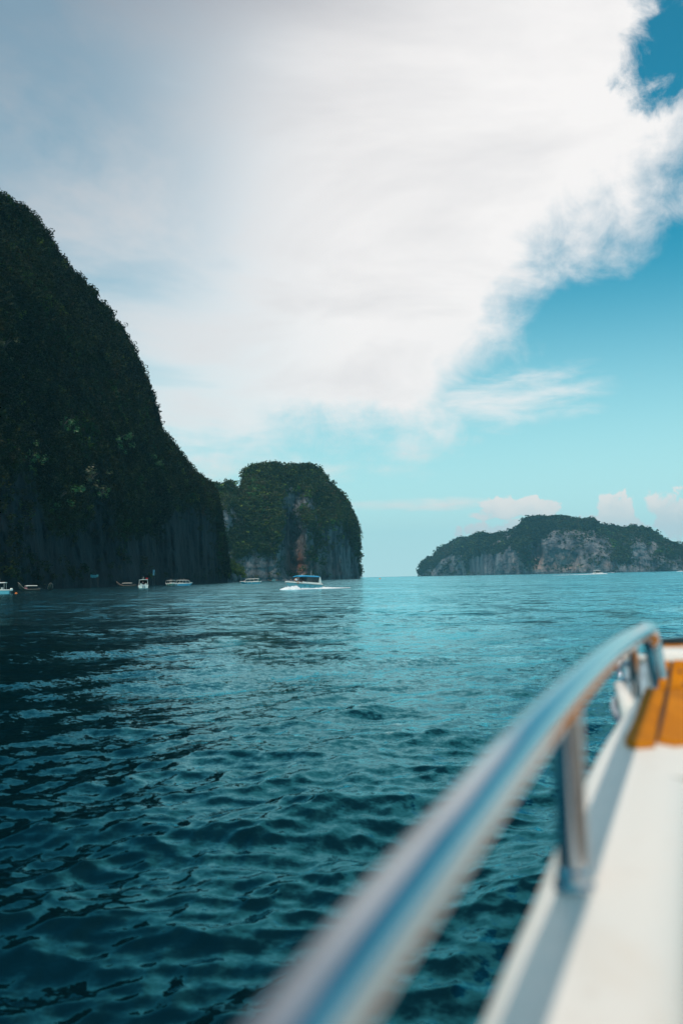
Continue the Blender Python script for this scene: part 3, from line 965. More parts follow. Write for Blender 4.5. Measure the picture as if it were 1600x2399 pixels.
def roof_slab(root, x0, x1, w0, w1, z0, z1, th, m, name='roof', crown=0.12):
    o = MB()
    rows = []
    for k in range(7):
        t = k / 6
        x = x0 + (x1 - x0) * t
        w = w0 + (w1 - w0) * t
        z = z0 + (z1 - z0) * t - 0.1 * max(0, (t - 0.75) / 0.25) ** 2
        top = [(x, w * s, z + th + crown * (1 - s * s)) for s in (-1, -0.85, -0.5, 0, 0.5, 0.85, 1)]
        bot = [(x, w * s, z + crown * 0.6 * (1 - s * s)) for s in (1, 0.5, 0, -0.5, -1)]
        rows.append(top + bot)
    o.grid(rows, True, True)
    return o.build(name, m, root, False)

def cabin_boat(name, loc, rz, Ln, B, label, low, roofm=white, roof=white, free=0.95, rise=0.35, roof_z=2.5, motors=2, motorm=grey_motor, x0f=-0.42, x1f=0.18, ant=2, group='speedboats moored under the cliffs', wall=True, seats=True, cat='boat'):
    root = empty(name, loc, rz)
    tag(root, label, cat, group)
    rw = boat_hull(root, Ln, B, free, rise, low)
    x0, x1 = Ln * x0f, Ln * x1f
    w = B / 2 - 0.16
    zt = roof_z
    zd = free - 0.02
    if wall:
        # windscreen and side windows between pillars; roof above
        for sd in (1, -1):
            xs = [x0 + 0.35, x0 + (x1 - x0) * 0.36, x0 + (x1 - x0) * 0.68, x1]
            for i, xx in enumerate(xs):
                lean = 0.5 if i == 3 else (0.25 if i == 0 else 0.05)
                if i == 0: lean = -0.3
                MB().tube([(xx + max(lean, 0) * 1.6 - min(lean, 0) * -1.0, sd * (w + 0.02), zd), (xx, sd * w * 0.94, zt + 0.02)], 0.06 if i in (0, 3) else 0.035, 6).build('pillar', roofm, root)
            gl = MB()
            xa, xb = x0 + (x1 - x0) * 0.36, x1
            gl.add([(xa, sd * (w - 0.01), zd + 0.22), (xb + 0.62, sd * (w - 0.01), zd + 0.22), (xb + 0.06, sd * w * 0.93, zt), (xa, sd * w * 0.93, zt),
                    (xa, sd * (w - 0.03), zd + 0.22), (xb + 0.62, sd * (w - 0.03), zd + 0.22), (xb + 0.06, sd * (w * 0.93 - 0.02), zt), (xa, sd * (w * 0.93 - 0.02), zt)],
                   [(0, 1, 2, 3), (7, 6, 5, 4), (0, 4, 5, 1), (1, 5, 6, 2), (2, 6, 7, 3), (3, 7, 4, 0)])
            gl.build('side_window', glass, root)
            cs = MB().box((x0, sd * w - 0.05, zd - 0.05), (x1 + 0.7, sd * w + 0.05, zd + 0.2), 0.02)
            cs.build('coaming', roofm, root)
        ws = MB()
        ws.add([(x1 + 0.7, w, zd + 0.2), (x1 + 0.7, -w, zd + 0.2), (x1 + 0.08, -w * 0.93, zt), (x1 + 0.08, w * 0.93, zt), (x1 + 0.67, w, zd + 0.2), (x1 + 0.67, -w, zd + 0.2), (x1 + 0.05, -w * 0.93, zt), (x1 + 0.05, w * 0.93, zt)],
               [(0, 1, 2, 3), (7, 6, 5, 4), (0, 4, 5, 1), (1, 5, 6, 2), (2, 6, 7, 3), (3, 7, 4, 0)])
        ws.build('windscreen', glass, root)
        # forward console block under the windscreen
        MB().box((x1 + 0.1, -w, zd - 0.3), (x1 + 0.75, w, zd + 0.2), 0.05).build('console', white, root)
    else:
        for sd in (1, -1):
            for xx in (x0 + 0.15, (x0 + x1) / 2, x1):
                MB().tube([(xx, sd * w, zd), (xx, sd * w * 0.96, zt + 0.02)], 0.03, 6).build('post', roofm, root)
    roof_slab(root, x0 - 0.1, x1 + 0.35, w + 0.06, w * 0.92, zt, zt - 0.05, 0.09, roof)
    if seats:
        for k in range(3):
            xx = x0 + 0.9 + k * 0.95
            if xx > x1 - 0.3: break
            for sd in (1, -1):
                s_ = MB().box((xx, sd * w * 0.55 - 0.3, zd - 0.25), (xx + 0.5, sd * w * 0.55 + 0.3, zd + 0.12), 0.04)
                s_.box((xx - 0.1, sd * w * 0.55 - 0.3, zd + 0.02), (xx, sd * w * 0.55 + 0.3, zd + 0.6), 0.03)
                s_.build('seat', white, root)
    for k in range(ant):
        xx = x0 + (x1 - x0) * (0.35 + 0.3 * k)
        MB().tube([(xx, 0.3 - 0.4 * k, zt), (xx - 0.1, 0.3 - 0.4 * k, zt + 1.0 + 0.2 * k)], [0.03, 0.012], 6).build('antenna', white, root)
    for k in range(motors):
        y = (k - (motors - 1) / 2) * 0.55
        outboard(root, -Ln / 2 - 0.06, y, 0.62, motorm)
    for sd in (1, -1):
        rail_line(root, rw, 8, 15, sd, 0.28)
    for k in range(2):
        xx = -Ln * 0.1 + k * Ln * 0.2
        f_ = MB()
        f_.lathe([(0.02, -0.3), (0.1, -0.25), (0.12, 0), (0.1, 0.25), (0.02, 0.3)], (xx, B / 2 + 0.1, free - 0.45), 8)
        f_.build('fender', white, root, True)
    return root

def heading(dx, dy):
    return math.atan2(dy, dx)

# people: one continuous body from a skinned skeleton, clothes and hair as children
def skin_mesh(name, verts, edges, radii, sub=1):
    me = bpy.data.meshes.new(name + '_skeleton')
    me.from_pydata(verts, edges, [])
    o = bpy.data.objects.new(name + '_tmp', me)
    C.objects.link(o)
    md = o.modifiers.new('skin', 'SKIN')
    md.use_smooth_shade = True
    for i, r in enumerate(radii):
        sv = me.skin_vertices[0].data[i]
        sv.radius = r if isinstance(r, tuple) else (r, r)
        sv.use_root = i == 0
    sm = o.modifiers.new('sub', 'SUBSURF'); sm.levels = sub; sm.render_levels = sub
    dg = bpy.context.evaluated_depsgraph_get()
    out = bpy.data.meshes.new_from_object(o.evaluated_get(dg))
    out.name = name
    bpy.data.objects.remove(o)
    return out

def body_meshes(kind):
    if kind == 'sit':
        hip, kn, an = 0.0, (0.42, 0.0), (0.40, -0.43)
        V = [(0, 0, 0.02), (-0.02, 0, 0.2), (-0.02, 0, 0.42), (-0.01, 0, 0.53), (0.02, 0, 0.62), (0.03, 0, 0.74)]
        Rd = [(0.15, 0.11), (0.13, 0.1), (0.16, 0.11), 0.055, (0.085, 0.1), (0.07, 0.085)]
        E = [(0, 1), (1, 2), (2, 3), (3, 4), (4, 5)]
        for s in (1, -1):
            b = len(V)
            V += [(-0.02, s * 0.19, 0.43), (0.02, s * 0.24, 0.18), (0.22, s * 0.2, 0.08), (0.3, s * 0.18, 0.07)]
            Rd += [0.058, 0.045, 0.034, 0.03]
            E += [(2, b), (b, b + 1), (b + 1, b + 2), (b + 2, b + 3)]
            b = len(V)
            V += [(0.06, s * 0.1, 0.0), (0.42, s * 0.13, 0.02), (0.4, s * 0.13, -0.4), (0.52, s * 0.14, -0.43)]
            Rd += [0.085, 0.06, 0.042, 0.035]
            E += [(0, b), (b, b + 1), (b + 1, b + 2), (b + 2, b + 3)]
        shirt = ([(0, 0, 0.04), (-0.02, 0, 0.2), (-0.02, 0, 0.42), (-0.02, 0, 0.48)], [(0.165, 0.125), (0.15, 0.12), (0.18, 0.13), (0.1, 0.09)])
        sl_ = [(-0.02, 0.2, 0.42), (0.01, 0.235, 0.28)]
        shorts_leg = [(0.0, 0.1, 0.0), (0.33, 0.125, 0.015)]
    else:
        V = [(0, 0, 0.92), (0, 0, 1.12), (0, 0, 1.36), (0, 0, 1.48), (0.02, 0, 1.57), (0.02, 0, 1.69)]
        Rd = [(0.15, 0.11), (0.13, 0.1), (0.17, 0.11), 0.055, (0.085, 0.1), (0.07, 0.085)]
        E = [(0, 1), (1, 2), (2, 3), (3, 4), (4, 5)]
        for s in (1, -1):
            b = len(V)
            V += [(0, s * 0.2, 1.36), (0.0, s * 0.26, 1.1), (0.08, s * 0.25, 0.86), (0.1, s * 0.25, 0.78)]
            Rd += [0.058, 0.045, 0.034, 0.03]
            E += [(2, b), (b, b + 1), (b + 1, b + 2), (b + 2, b + 3)]
            b = len(V)
            V += [(0, s * 0.1, 0.86), (0.02, s * 0.11, 0.48), (0, s * 0.11, 0.06), (0.15, s * 0.12, 0.03)]
            Rd += [0.09, 0.062, 0.042, 0.035]
            E += [(0, b), (b, b + 1), (b + 1, b + 2), (b + 2, b + 3)]
        shirt = ([(0, 0, 0.92), (0, 0, 1.12), (0, 0, 1.36), (0, 0, 1.42)], [(0.165, 0.125), (0.15, 0.12), (0.185, 0.13), (0.1, 0.09)])
        sl_ = [(0, 0.21, 1.35), (0.0, 0.25, 1.2)]
        shorts_leg = [(0, 0.1, 0.88), (0.02, 0.11, 0.52)]
    body = skin_mesh('person_body', V, E, Rd)
    sv = list(shirt[0]); sr = list(shirt[1]); se = [(0, 1), (1, 2), (2, 3)]
    for s in (1, -1):
        b = len(sv)
        sv += [(p[0], p[1] * s, p[2]) for p in sl_]; sr += [0.075, 0.062]
        se += [(2, b), (b, b + 1)]
    sh = skin_mesh('person_shirt', sv, se, sr)
    hv = [V[0]]; hr_ = [(0.165, 0.13)]; he = []
    for s in (1, -1):
        b = len(hv)
        hv += [(p[0], p[1] * s, p[2]) for p in shorts_leg]; hr_ += [0.1, 0.085]
        he += [(0, b), (b, b + 1)]
    st = skin_mesh('person_shorts', hv, he, hr_)
    hd = V[5]
    hm = MB()
    rows = []
    for (zz, r) in ((-0.07, 0.088), (0.0, 0.1), (0.06, 0.095), (0.1, 0.06), (0.115, 0.01)):
        rows.append([(hd[0] - 0.02 + r * math.cos(a) * (1.05 if math.cos(a) < 0.3 else 0.8), r * 0.95 * math.sin(a), hd[2] + zz - 0.01) for a in (2 * math.pi * k / 12 for k in range(12))])
    hm.grid(rows, True, True)
    me = bpy.data.meshes.new('person_hair'); me.from_pydata([tuple(v) for v in hm.v], [], hm.f)
    # face: a nose ridge
    return body, sh, st, me
BODY = {k: body_meshes(k) for k in ('sit', 'stand')}
def person(kind, loc, rz, shirtm, shortm, label, group='people on the boats', scale=1.0):
    body, sh, st, ha = BODY[kind]
    root = empty('person', loc, rz)
    root.scale = (scale,) * 3
    tag(root, label, 'person', group)
    for nm, me, m in (('body', body, skin), ('shirt', sh, shirtm), ('shorts', st, shortm), ('hair', ha, hairm)):
        o = bpy.data.objects.new(nm, me)
        C.objects.link(o)
        o.parent = root
        if not me.materials: me.materials.append(m)
        o.material_slots[0].link = 'OBJECT'
        o.material_slots[0].material = m
    return root
shirt_white = mat('white_shirt', (0.8, 0.8, 0.8), 0.8, var=0.04)
shirt_orange = mat('orange_vest', (0.7, 0.22, 0.06), 0.8, var=0.1)
shirt_dark = mat('dark_shirt', (0.02, 0.03, 0.05), 0.8, var=0.2)
shirt_pink = mat('pink_shirt', (0.6, 0.2, 0.22), 0.8, var=0.1)
shirt_blue = mat('blue_shirt', (0.06, 0.2, 0.45), 0.8, var=0.1)
shorts_dark = mat('dark_shorts', (0.03, 0.03, 0.04), 0.8, var=0.2)

def foam(name, pts, widths, hgt, label, seed):
    """white broken water along a line on the sea"""
    g = np.random.default_rng(seed)
    path = spline([(p[0], p[1], 0) for p in pts], 14)
    n = len(path)
    ws = np.interp(np.linspace(0, 1, n), np.linspace(0, 1, len(widths)), widths)
    hs = np.interp(np.linspace(0, 1, n), np.linspace(0, 1, len(hgt)), hgt)
    v, f = [], []
    for k in range(int(n * 9)):
        i = g.integers(0, n - 1)
        t = (path[i + 1] - path[i])
        nrm = Vector((-t.y, t.x, 0)).normalized()
        u = g.normal(0, 0.42)
        c = path[i] + t * g.random() + nrm * ws[i] * u
        s_ = ws[i] * g.uniform(0.12, 0.4) * (1 - 0.4 * min(1, abs(u)))
        hh = max(0.03, hs[i] * g.uniform(0.3, 1.0) * max(0.1, 1 - abs(u)))
        b = len(v)
        seg = 6
        for (rad, z) in ((1.0, -0.03), (0.75, 0.6), (0.25, 1.0)):
            for q in range(seg):
                a = 2 * math.pi * q / seg + k
                jj = g.uniform(0.75, 1.25)
                v.append((c.x + math.cos(a) * s_ * rad * jj, c.y + math.sin(a) * s_ * rad * jj, z * hh * jj if z > 0 else -0.03))
        for l in range(2):
            for q in range(seg):
                q2 = (q + 1) % seg
                f.append((b + l * seg + q, b + l * seg + q2, b + (l + 1) * seg + q2, b + (l + 1) * seg + q))
        f.append(tuple(b + 2 * seg + q for q in range(seg)))
    o = mesh_obj(name, v, f, foam_mat, None, True)
    tag(o, label, None, None, 'stuff')
    return o
foam_mat = mat('sea_foam', (0.8, 0.8, 0.8), 0.9, var=0.06, scale=1.0)

# --- speedboat with the blue canopy, running towards us
pm = on_sea(708, 1380.5)
DM = pm.y
rzm = heading(-0.72, -0.69)
fwd = Vector((math.cos(rzm), math.sin(rzm), 0)); prt = Vector((-fwd.y, fwd.x, 0))
mb = empty('speedboat', pm + Vector((0, 0, 0.1)), rzm)
mb.rotation_euler = (0, R(-3.0), rzm)
tag(mb, 'white speedboat, hull shaded turquoise, under a blue canopy, running with people on its bow', 'boat', 'speedboats under way')
LM, BM_ = 8.6, 2.7
rw = boat_hull(mb, LM, BM_, 1.1, 0.25, turq)
roof_slab(mb, -3.7, 1.5, 1.28, 1.12, 2.42, 2.38, 0.12, blue_canvas, 'canopy', 0.2)
for sd in (1, -1):
    o = MB()
    o.grid([[(-4.1, sd * 1.3 - 0.05, 1.0), (-3.35, sd * 1.3 - 0.05, 1.0), (-3.35, sd * 1.3 + 0.05, 1.0), (-4.1, sd * 1.3 + 0.05, 1.0)],
            [(-3.75, sd * 1.25 - 0.05, 2.45), (-3.55, sd * 1.25 - 0.05, 2.45), (-3.55, sd * 1.25 + 0.05, 2.45), (-3.75, sd * 1.25 + 0.05, 2.45)]], True, True)
    o.build('stern_arch', white, mb)
    for xx in (-1.9, -0.2, 1.3):
        MB().tube([(xx, sd * 1.24, 1.1), (xx, sd * 1.18, 2.45)], 0.035, 6).build('canopy_post', dark, mb)
    MB().grid([[(-3.3, sd * 1.2, 1.25), (-3.3, sd * 1.2, 2.4), (-3.3, sd * 1.18, 2.4), (-3.3, sd * 1.18, 1.25)], [(-0.3, sd * 1.2, 1.25), (-0.3, sd * 1.17, 2.4), (-0.3, sd * 1.15, 2.4), (-0.3, sd * 1.18, 1.25)]], True, True).build('side_screen', glass, mb)
    o = MB()
    o.grid([[(-3.4, sd * 1.3, 1.05), (-3.4, sd * 1.26, 1.3), (-3.4, sd * 1.1, 1.3)], [(0.2, sd * 1.26, 1.1), (0.2, sd * 1.22, 1.38), (0.2, sd * 1.05, 1.38)], [(1.6, sd * 1.1, 1.12), (1.6, sd * 1.08, 1.22), (1.6, sd * 0.95, 1.22)], [(2.2, sd * 0.95, 1.12), (2.2, sd * 0.94, 1.15), (2.2, sd * 0.85, 1.15)]])
    o.build('coaming', white, mb)
    rail_line(mb, rw, 9, 15, sd, 0.2)
    for xx in (0.4, -0.9, -2.3):
        MB().lathe([(0.0, 0), (0.09, 0), (0.11, 0.04), (0.07, 0.07), (0, 0.07)], (0, 0, 0), 10).build('porthole', dark, mb).matrix_local = Matrix.Translation((xx, sd * 1.285, 0.55)) @ Matrix.Rotation(R(-90 * sd), 4, 'X')
for k in range(3):
    outboard(mb, -LM / 2 - 0.05, (k - 1) * 0.6, 0.75, dark)
for (xx, yy, h) in ((-2.2, 0.2, 1.2), (-3.4, -0.4, 0.4), (0.4, 0.3, 0.35)):
    MB().tube([(xx, yy, 2.5), (xx, yy, 2.6 + h)], [0.03, 0.015], 6).build('antenna', white, mb)
MB().box((0.2, -0.9, 0.85), (0.9, 0.9, 1.5), 0.05).build('console', white, mb)
for k in range(3):
    for sd in (1, -1):
        MB().box((-3.0 + k * 1.0, sd * 0.62 - 0.3, 0.85), (-2.5 + k * 1.0, sd * 0.62 + 0.3, 1.35), 0.04).build('bench_seat', inside, mb)
Mw = Matrix.Translation(mb.location) @ Euler((0, R(-3.0), rzm)).to_matrix().to_4x4()
def onboat(x, y, z): return Mw @ Vector((x, y, z))
person('sit', onboat(2.1, 0.62, 1.35), rzm + 1.6, shirt_white, shorts_dark, 'person in a white shirt sitting on the bow of the running speedboat', scale=1.15)
person('sit', onboat(1.5, -0.3, 1.4), rzm + 1.0, shirt_orange, shorts_dark, 'person in an orange top sitting just under the front of the blue canopy')
person('sit', onboat(1.7, 0.25, 1.15), rzm + 2.2, shirt_pink, shirt_orange, 'bare armed person in a pink top sitting between the white shirt and the canopy', )
person('sit', onboat(0.95, 0.75, 1.3), rzm + 1.2, shirt_dark, shorts_dark, 'person in a dark shirt sitting at the front edge of the blue canopy')
person('sit', onboat(2.9, -0.1, 1.2), rzm + 2.6, shirt_dark, shirt_blue, 'person in dark clothes sitting foremost on the bow of the running speedboat')
person('stand', onboat(-1.3, 0.55, 0.85), rzm, shirt_blue, shorts_dark, 'person in a blue shirt standing at the side under the blue canopy', scale=0.88)
bow = onboat(LM / 2, 0, 0)
def rel(x, y): 
    q = pm + fwd * x + prt * y
    return (q.x, q.y)
foam('bow_spray', [rel(2.0, 1.6), rel(3.0, 1.4), rel(4.3, 0.7), rel(5.2, -0.6)], [0.7, 1.0, 0.9, 0.3], [0.4, 0.8, 0.7, 0.2], 'white spray thrown up at the bow of the running speedboat', 31)
foam('hull_wash', [rel(1.6, 1.5), rel(-1, 1.75), rel(-3.8, 1.9), rel(-6.5, 2.1)], [0.5, 0.5, 0.7, 0.6], [0.35, 0.25, 0.35, 0.2], 'white wash along the side of the running speedboat', 32)
foam('stern_wake', [rel(-4.6, 0), rel(-6.5, 0.1), rel(-9, 0.2), rel(-13, 0.3)], [1.3, 1.4, 1.1, 0.4], [0.5, 0.35, 0.2, 0.06], 'white wake trailing behind the running speedboat', 33)

# --- moored boats
p = on_sea(587, 1367.5)
b2 = cabin_boat('cabin_boat', p, heading(-1, 0.12), 9.2 * p.y / 450, 2.9, 'white cabin boat with a blue hull moored alone left of the running speedboat', bluehull, roof_z=2.35, motors=2)
MB().box((-4.9, 0.5, 1.4), (-4.86, 1.2, 2.3), 0.005).build('green_cloth', green_cloth, b2)
p = on_sea(337, 1377.5)
b4 = cabin_boat('cabin_boat', p, heading(-0.2, 1), 9.0, 3.2, 'white cabin boat seen from its open stern with a red flag on the roof', white, roof_z=2.75, motors=2, motorm=grey_motor, x0f=-0.46)
for k, (y, m_) in enumerate(((-1.0, red_cloth), (-1.35, red_cloth))):
    MB().grid([[(-3.8 + 0.1 * i, y + 0.16 * math.sin(i * 1.3), 2.95 + 0.02 * i), (-3.8 + 0.1 * i, y + 0.16 * math.sin(i * 1.3 + 0.3), 3.35 + 0.02 * i)] for i in range(8)]).build('flag', m_, b4)
p = on_sea(399, 1371)
cabin_boat('cabin_boat', p, heading(-0.72, 0.7), 7.5, 2.9, 'white cabin boat with a dark green hull moored beside the sky blue one', greenhull, roof_z=2.5, motors=1)
p = on_sea(433, 1371.5)
cabin_boat('cabin_boat', p, heading(0.75, 0.66), 8.4, 3.0, 'cabin boat with a sky blue hull and an open stern, rightmost under the dark cliff', skyhull, roof_z=2.4, motors=2)
p = on_sea(-12, 1391.5)
cabin_boat('cabin_boat', p, heading(-1, -0.08), 7.4, 2.4, 'white cabin boat cut by the picture edge with a white outboard motor', turq, roof_z=2.55, motors=2, motorm=white, ant=2, x0f=-0.36, wall=False)

# --- longtail boats
def longtail(loc, rz, Ln, label, roofm=None, ribbon=None, hullm=wood_dark, group='longtail boats along the cliff foot', prow=1.0, tarp=None):
    root = empty('longtail_boat', loc, rz)
    tag(root, label, 'boat', group)
    rows = []
    n = 17
    for i in range(n):
        t = i / (n - 1)
        x = -Ln / 2 + Ln * t
        b = 0.85 * math.sin(math.pi * (0.13 + 0.87 * (1 - t)) ** 0.85) ** 0.6 if t < 0.97 else 0.06
        b = max(b, 0.06)
        zg = 0.55 + 0.25 * max(0, 0.25 - t) * 4 * 0.5 + prow * 2.1 * max(0, (t - 0.6) / 0.4) ** 2.2
        zk = -0.25 + prow * 1.7 * max(0, (t - 0.62) / 0.38) ** 2.0
        rows.append((x, b, zg, zk))
    h = MB()
    h.grid([[(x, b, zg), (x, b * 0.75, (zg + zk) / 2 - 0.05), (x, 0, zk), (x, -b * 0.75, (zg + zk) / 2 - 0.05), (x, -b, zg), (x, -b * 0.86, zg), (x, -b * 0.6, (zg + zk) / 2), (x, b * 0.6, (zg + zk) / 2), (x, b * 0.86, zg)] for x, b, zg, zk in rows], True, True)
    h.build('hull', hullm, root)
    g = MB()
    for s in (1, -1):
        g.tube([(x, s * b, zg + 0.03) for x, b, zg, zk in rows], 0.05, 6)
    g.build('gunwale', mat('painted_gunwale', (0.5, 0.33, 0.25), 0.5, var=0.3), root)
    for x in (-Ln * 0.2, Ln * 0.02, Ln * 0.2):
        MB().box((x, -0.72, 0.42), (x + 0.3, 0.72, 0.47), 0.01).build('thwart', wood_dark, root)
    if roofm:
        for s in (1, -1):
            for x in (-Ln * 0.28, -Ln * 0.05, Ln * 0.15):
                MB().tube([(x, s * 0.72, 0.5), (x, s * 0.7, 1.55)], 0.03, 6).build('roof_post', wood_dark, root)
        roof_slab(root, -Ln * 0.32, Ln * 0.18, 0.85, 0.8, 1.55, 1.6, 0.05, roofm, 'canopy', 0.15)
    if tarp:
        MB().box((-Ln * 0.25, -0.7, 0.5), (Ln * 0.1, 0.7, 1.15), 0.08, 0.85).build('tarpaulin', tarp, root)
    if ribbon:
        xr, br, zg, _ = rows[-2]
        o = MB()
        for k in range(5):
            a = k * 1.26
            o.tube([(xr + 0.05, 0.05 * math.cos(a), zg + 0.1), (xr + 0.12 * math.cos(a), 0.15 * math.sin(a), zg - 0.5), (xr + 0.1 * math.cos(a) - 0.1, 0.2 * math.sin(a), zg - 1.05)], [0.1, 0.09, 0.05], 6)
        o.build('prow_ribbon', ribbon, root, True)
    # long-shaft engine at the stern
    MB().box((-Ln / 2 + 0.1, -0.25, 0.75), (-Ln / 2 + 0.7, 0.25, 1.2), 0.05).build('engine', dark, root)
    MB().tube([(-Ln / 2 + 0.2, 0, 0.95), (-Ln / 2 - 2.2, 0.3, 0.1)], 0.04, 6).build('propeller_shaft', dark, root)
    return root
p = on_sea(296, 1374)
longtail(p, heading(-1, 0.1), 9.5, 'dark longtail boat with a long pale roof lying left of the stern facing cabin boat', mat('pale_roof', (0.72, 0.68, 0.6), 0.6, var=0.1), None)
p = on_sea(70, 1385)
lt1 = longtail(p, heading(-0.75, -0.65), 7.0, 'longtail boat with an orange ribbon tied on its raised prow', mat('pale_roof', (0.7, 0.66, 0.6), 0.6), orange_cloth)
MB().grid([[(1.0, -0.8, 0.75), (1.0, 0.8, 0.75), (1.0, 0.8, 1.1), (1.0, -0.8, 1.1)], [(1.8, -0.6, 0.75), (1.8, 0.6, 0.75), (1.8, 0.6, 1.0), (1.8, -0.6, 1.0)]], True, True).build('cushion', shirt_pink, lt1)
p = on_sea(118, 1382)
longtail(p, heading(0.35, -0.9), 7.0, 'dark brown longtail boat with its prow towards us, barely seen against the dark cliff', None, None, prow=0.9)
p = on_sea(640, 1361)
lt = longtail(p, heading(-1, 0.05), 11.5, 'low dark longtail boat with a turquoise tarpaulin beneath the far headland', None, red_cloth, prow=0.55, tarp=teal_tarp)
person('sit', p + Vector((-2.0, 0, 0.75)), 3.0, yellowc, shorts_dark, 'person in a yellow shirt sitting in the bow half of the tarpaulin boat')
p = on_sea(843, 1354.0)
longtail(p, heading(1, 0.05), 13.0, 'tiny dark boat just leaving the right end of the far headland', None, None, prow=0.5)

# people on moored boats
def seat_on(root_name_loc, offs): pass
def boat_person(boat, x, y, z, kind, sm, lb, sc=1.0, rz=0.0):
    a = boat.rotation_euler.z
    q = Vector(boat.location) + Vector((math.cos(a) * x - math.sin(a) * y, math.sin(a) * x + math.cos(a) * y, z))
    person(kind, q, a + rz, sm, shorts_dark, lb, scale=sc)
boat_person(b2, 3.0, 0.45, 1.1, 'sit', shirt_pink, 'person in a pink shirt sitting on the bow of the blue hulled cabin boat', 1, 1.2)
boat_person(b2, 2.4, 0.6, 1.15, 'sit', shirt_white, 'person in a white shirt beside the windscreen of the blue hulled cabin boat', 1, 1.5)
boat_person(b4, -2.6, 0.2, 0.72, 'stand', shirt_pink, 'person in a pink shirt standing inside the open stern of the white cabin boat', 0.95, 3.1)
boat_person(b4, -2.2, -0.8, 1.12, 'sit', shirt_orange, 'person in an orange shirt seated at right inside the open stern of the cabin boat', 1, 3.1)
boat_person(b4, -3.0, 0.9, 1.0, 'sit', shirt_blue, 'person in a blue shirt seated at left inside the open stern of the cabin boat', 1, 3.1)

# --- boats far out to the right
p = on_sea(1400, 1345.0)
k = p.y / 1000
b12 = cabin_boat('speedboat', p, heading(0.75, -0.66), 10.5, 3.4, 'white roofed speedboat running in front of the hazy island with a long wake', white, roof_z=2.9, motors=2, ant=1, group='speedboats under way')
b12.scale = (1.0, 1.25, 1.35)
pl = on_sea(1295, 1348.0)
foam('long_wake', [(p.x - 4, p.y + 2), (p.x * 0.7 + pl.x * 0.3, p.y * 0.7 + pl.y * 0.3), (pl.x, pl.y)], [2.0, 2.2, 1.2], [0.9, 0.55, 0.25], 'long white wake line left behind by the white roofed speedboat', 41)
foam('running_spray', [(p.x - 3, p.y - 3), (p.x + 4, p.y - 4), (p.x + 10, p.y - 2)], [1.5, 1.6, 0.8], [1.0, 1.2, 0.3], 'white spray around the bow of the white roofed speedboat', 42)
p = on_sea(1428, 1342.2)
cabin_boat('speedboat', p, heading(-0.6, 0.8), 9, 3.2, 'tiny dark speedboat right behind the white roofed one, seen from its stern', bluehull, roof=dark, roof_z=2.4, motors=1, ant=0, group='speedboats under way')
foam('small_wake', [(p.x + 3, p.y - 3), (p.x + 7, p.y - 6)], [1.8, 1.0], [0.9, 0.4], 'short white wake beside the tiny dark speedboat', 43)
p = on_sea(1592, 1338.8)
cabin_boat('speedboat', p, heading(-0.85, -0.5), 9, 3.2, 'small white speedboat at the right edge below the end of the island', white, roof_z=2.6, motors=1, ant=0, group='speedboats under way')
foam('edge_wake', [(p.x - 8, p.y - 4), (p.x, p.y - 3), (p.x + 8, p.y)], [1.0, 1.6, 1.6], [0.5, 0.9, 0.7], 'white wash around the small speedboat at the right edge', 44)
for (x, y, lb) in ((1073, 1348.25, 'tiny white boat lying under the pale left cliffs of the island'), (1160, 1346.4, 'tiny white boat lying under the middle cliffs of the island')):
    p = on_sea(x, y)
    cabin_boat('cabin_boat', p, heading(-1, 0.2), 11, 3.4, lb, white, roof_z=2.8, motors=1, ant=0, group='tiny boats under the island', seats=False)

# --- buoys
def buoy(px, py, r, label):
    p = on_sea(px, py)
    root = empty('buoy', p)
    tag(root, label, 'buoy', 'orange buoys')
    MB().lathe([(0.02, -0.5 * r), (0.6 * r, -0.4 * r), (0.95 * r, -0.05 * r), (r, 0.15 * r), (0.85 * r, 0.5 * r), (0.4 * r, 0.85 * r), (0.15 * r, 0.98 * r), (0.13 * r, 1.2 * r), (0.02, 1.22 * r)], (0, 0, 0), 16).build('float', buoy_orange, root, True)
    o = MB().tube([(0.16 * r * math.cos(a), 0, 1.3 * r + 0.16 * r * math.sin(a)) for a in (0.6 * k for k in range(11))], 0.05 * r, 6)
    o.build('ring', dark, root)
buoy(39, 1391, 0.32, 'small orange buoy behind the white outboard motor at the left edge')
buoy(890, 1356.5, 0.85, 'orange buoy floating far out between the headland and the island')

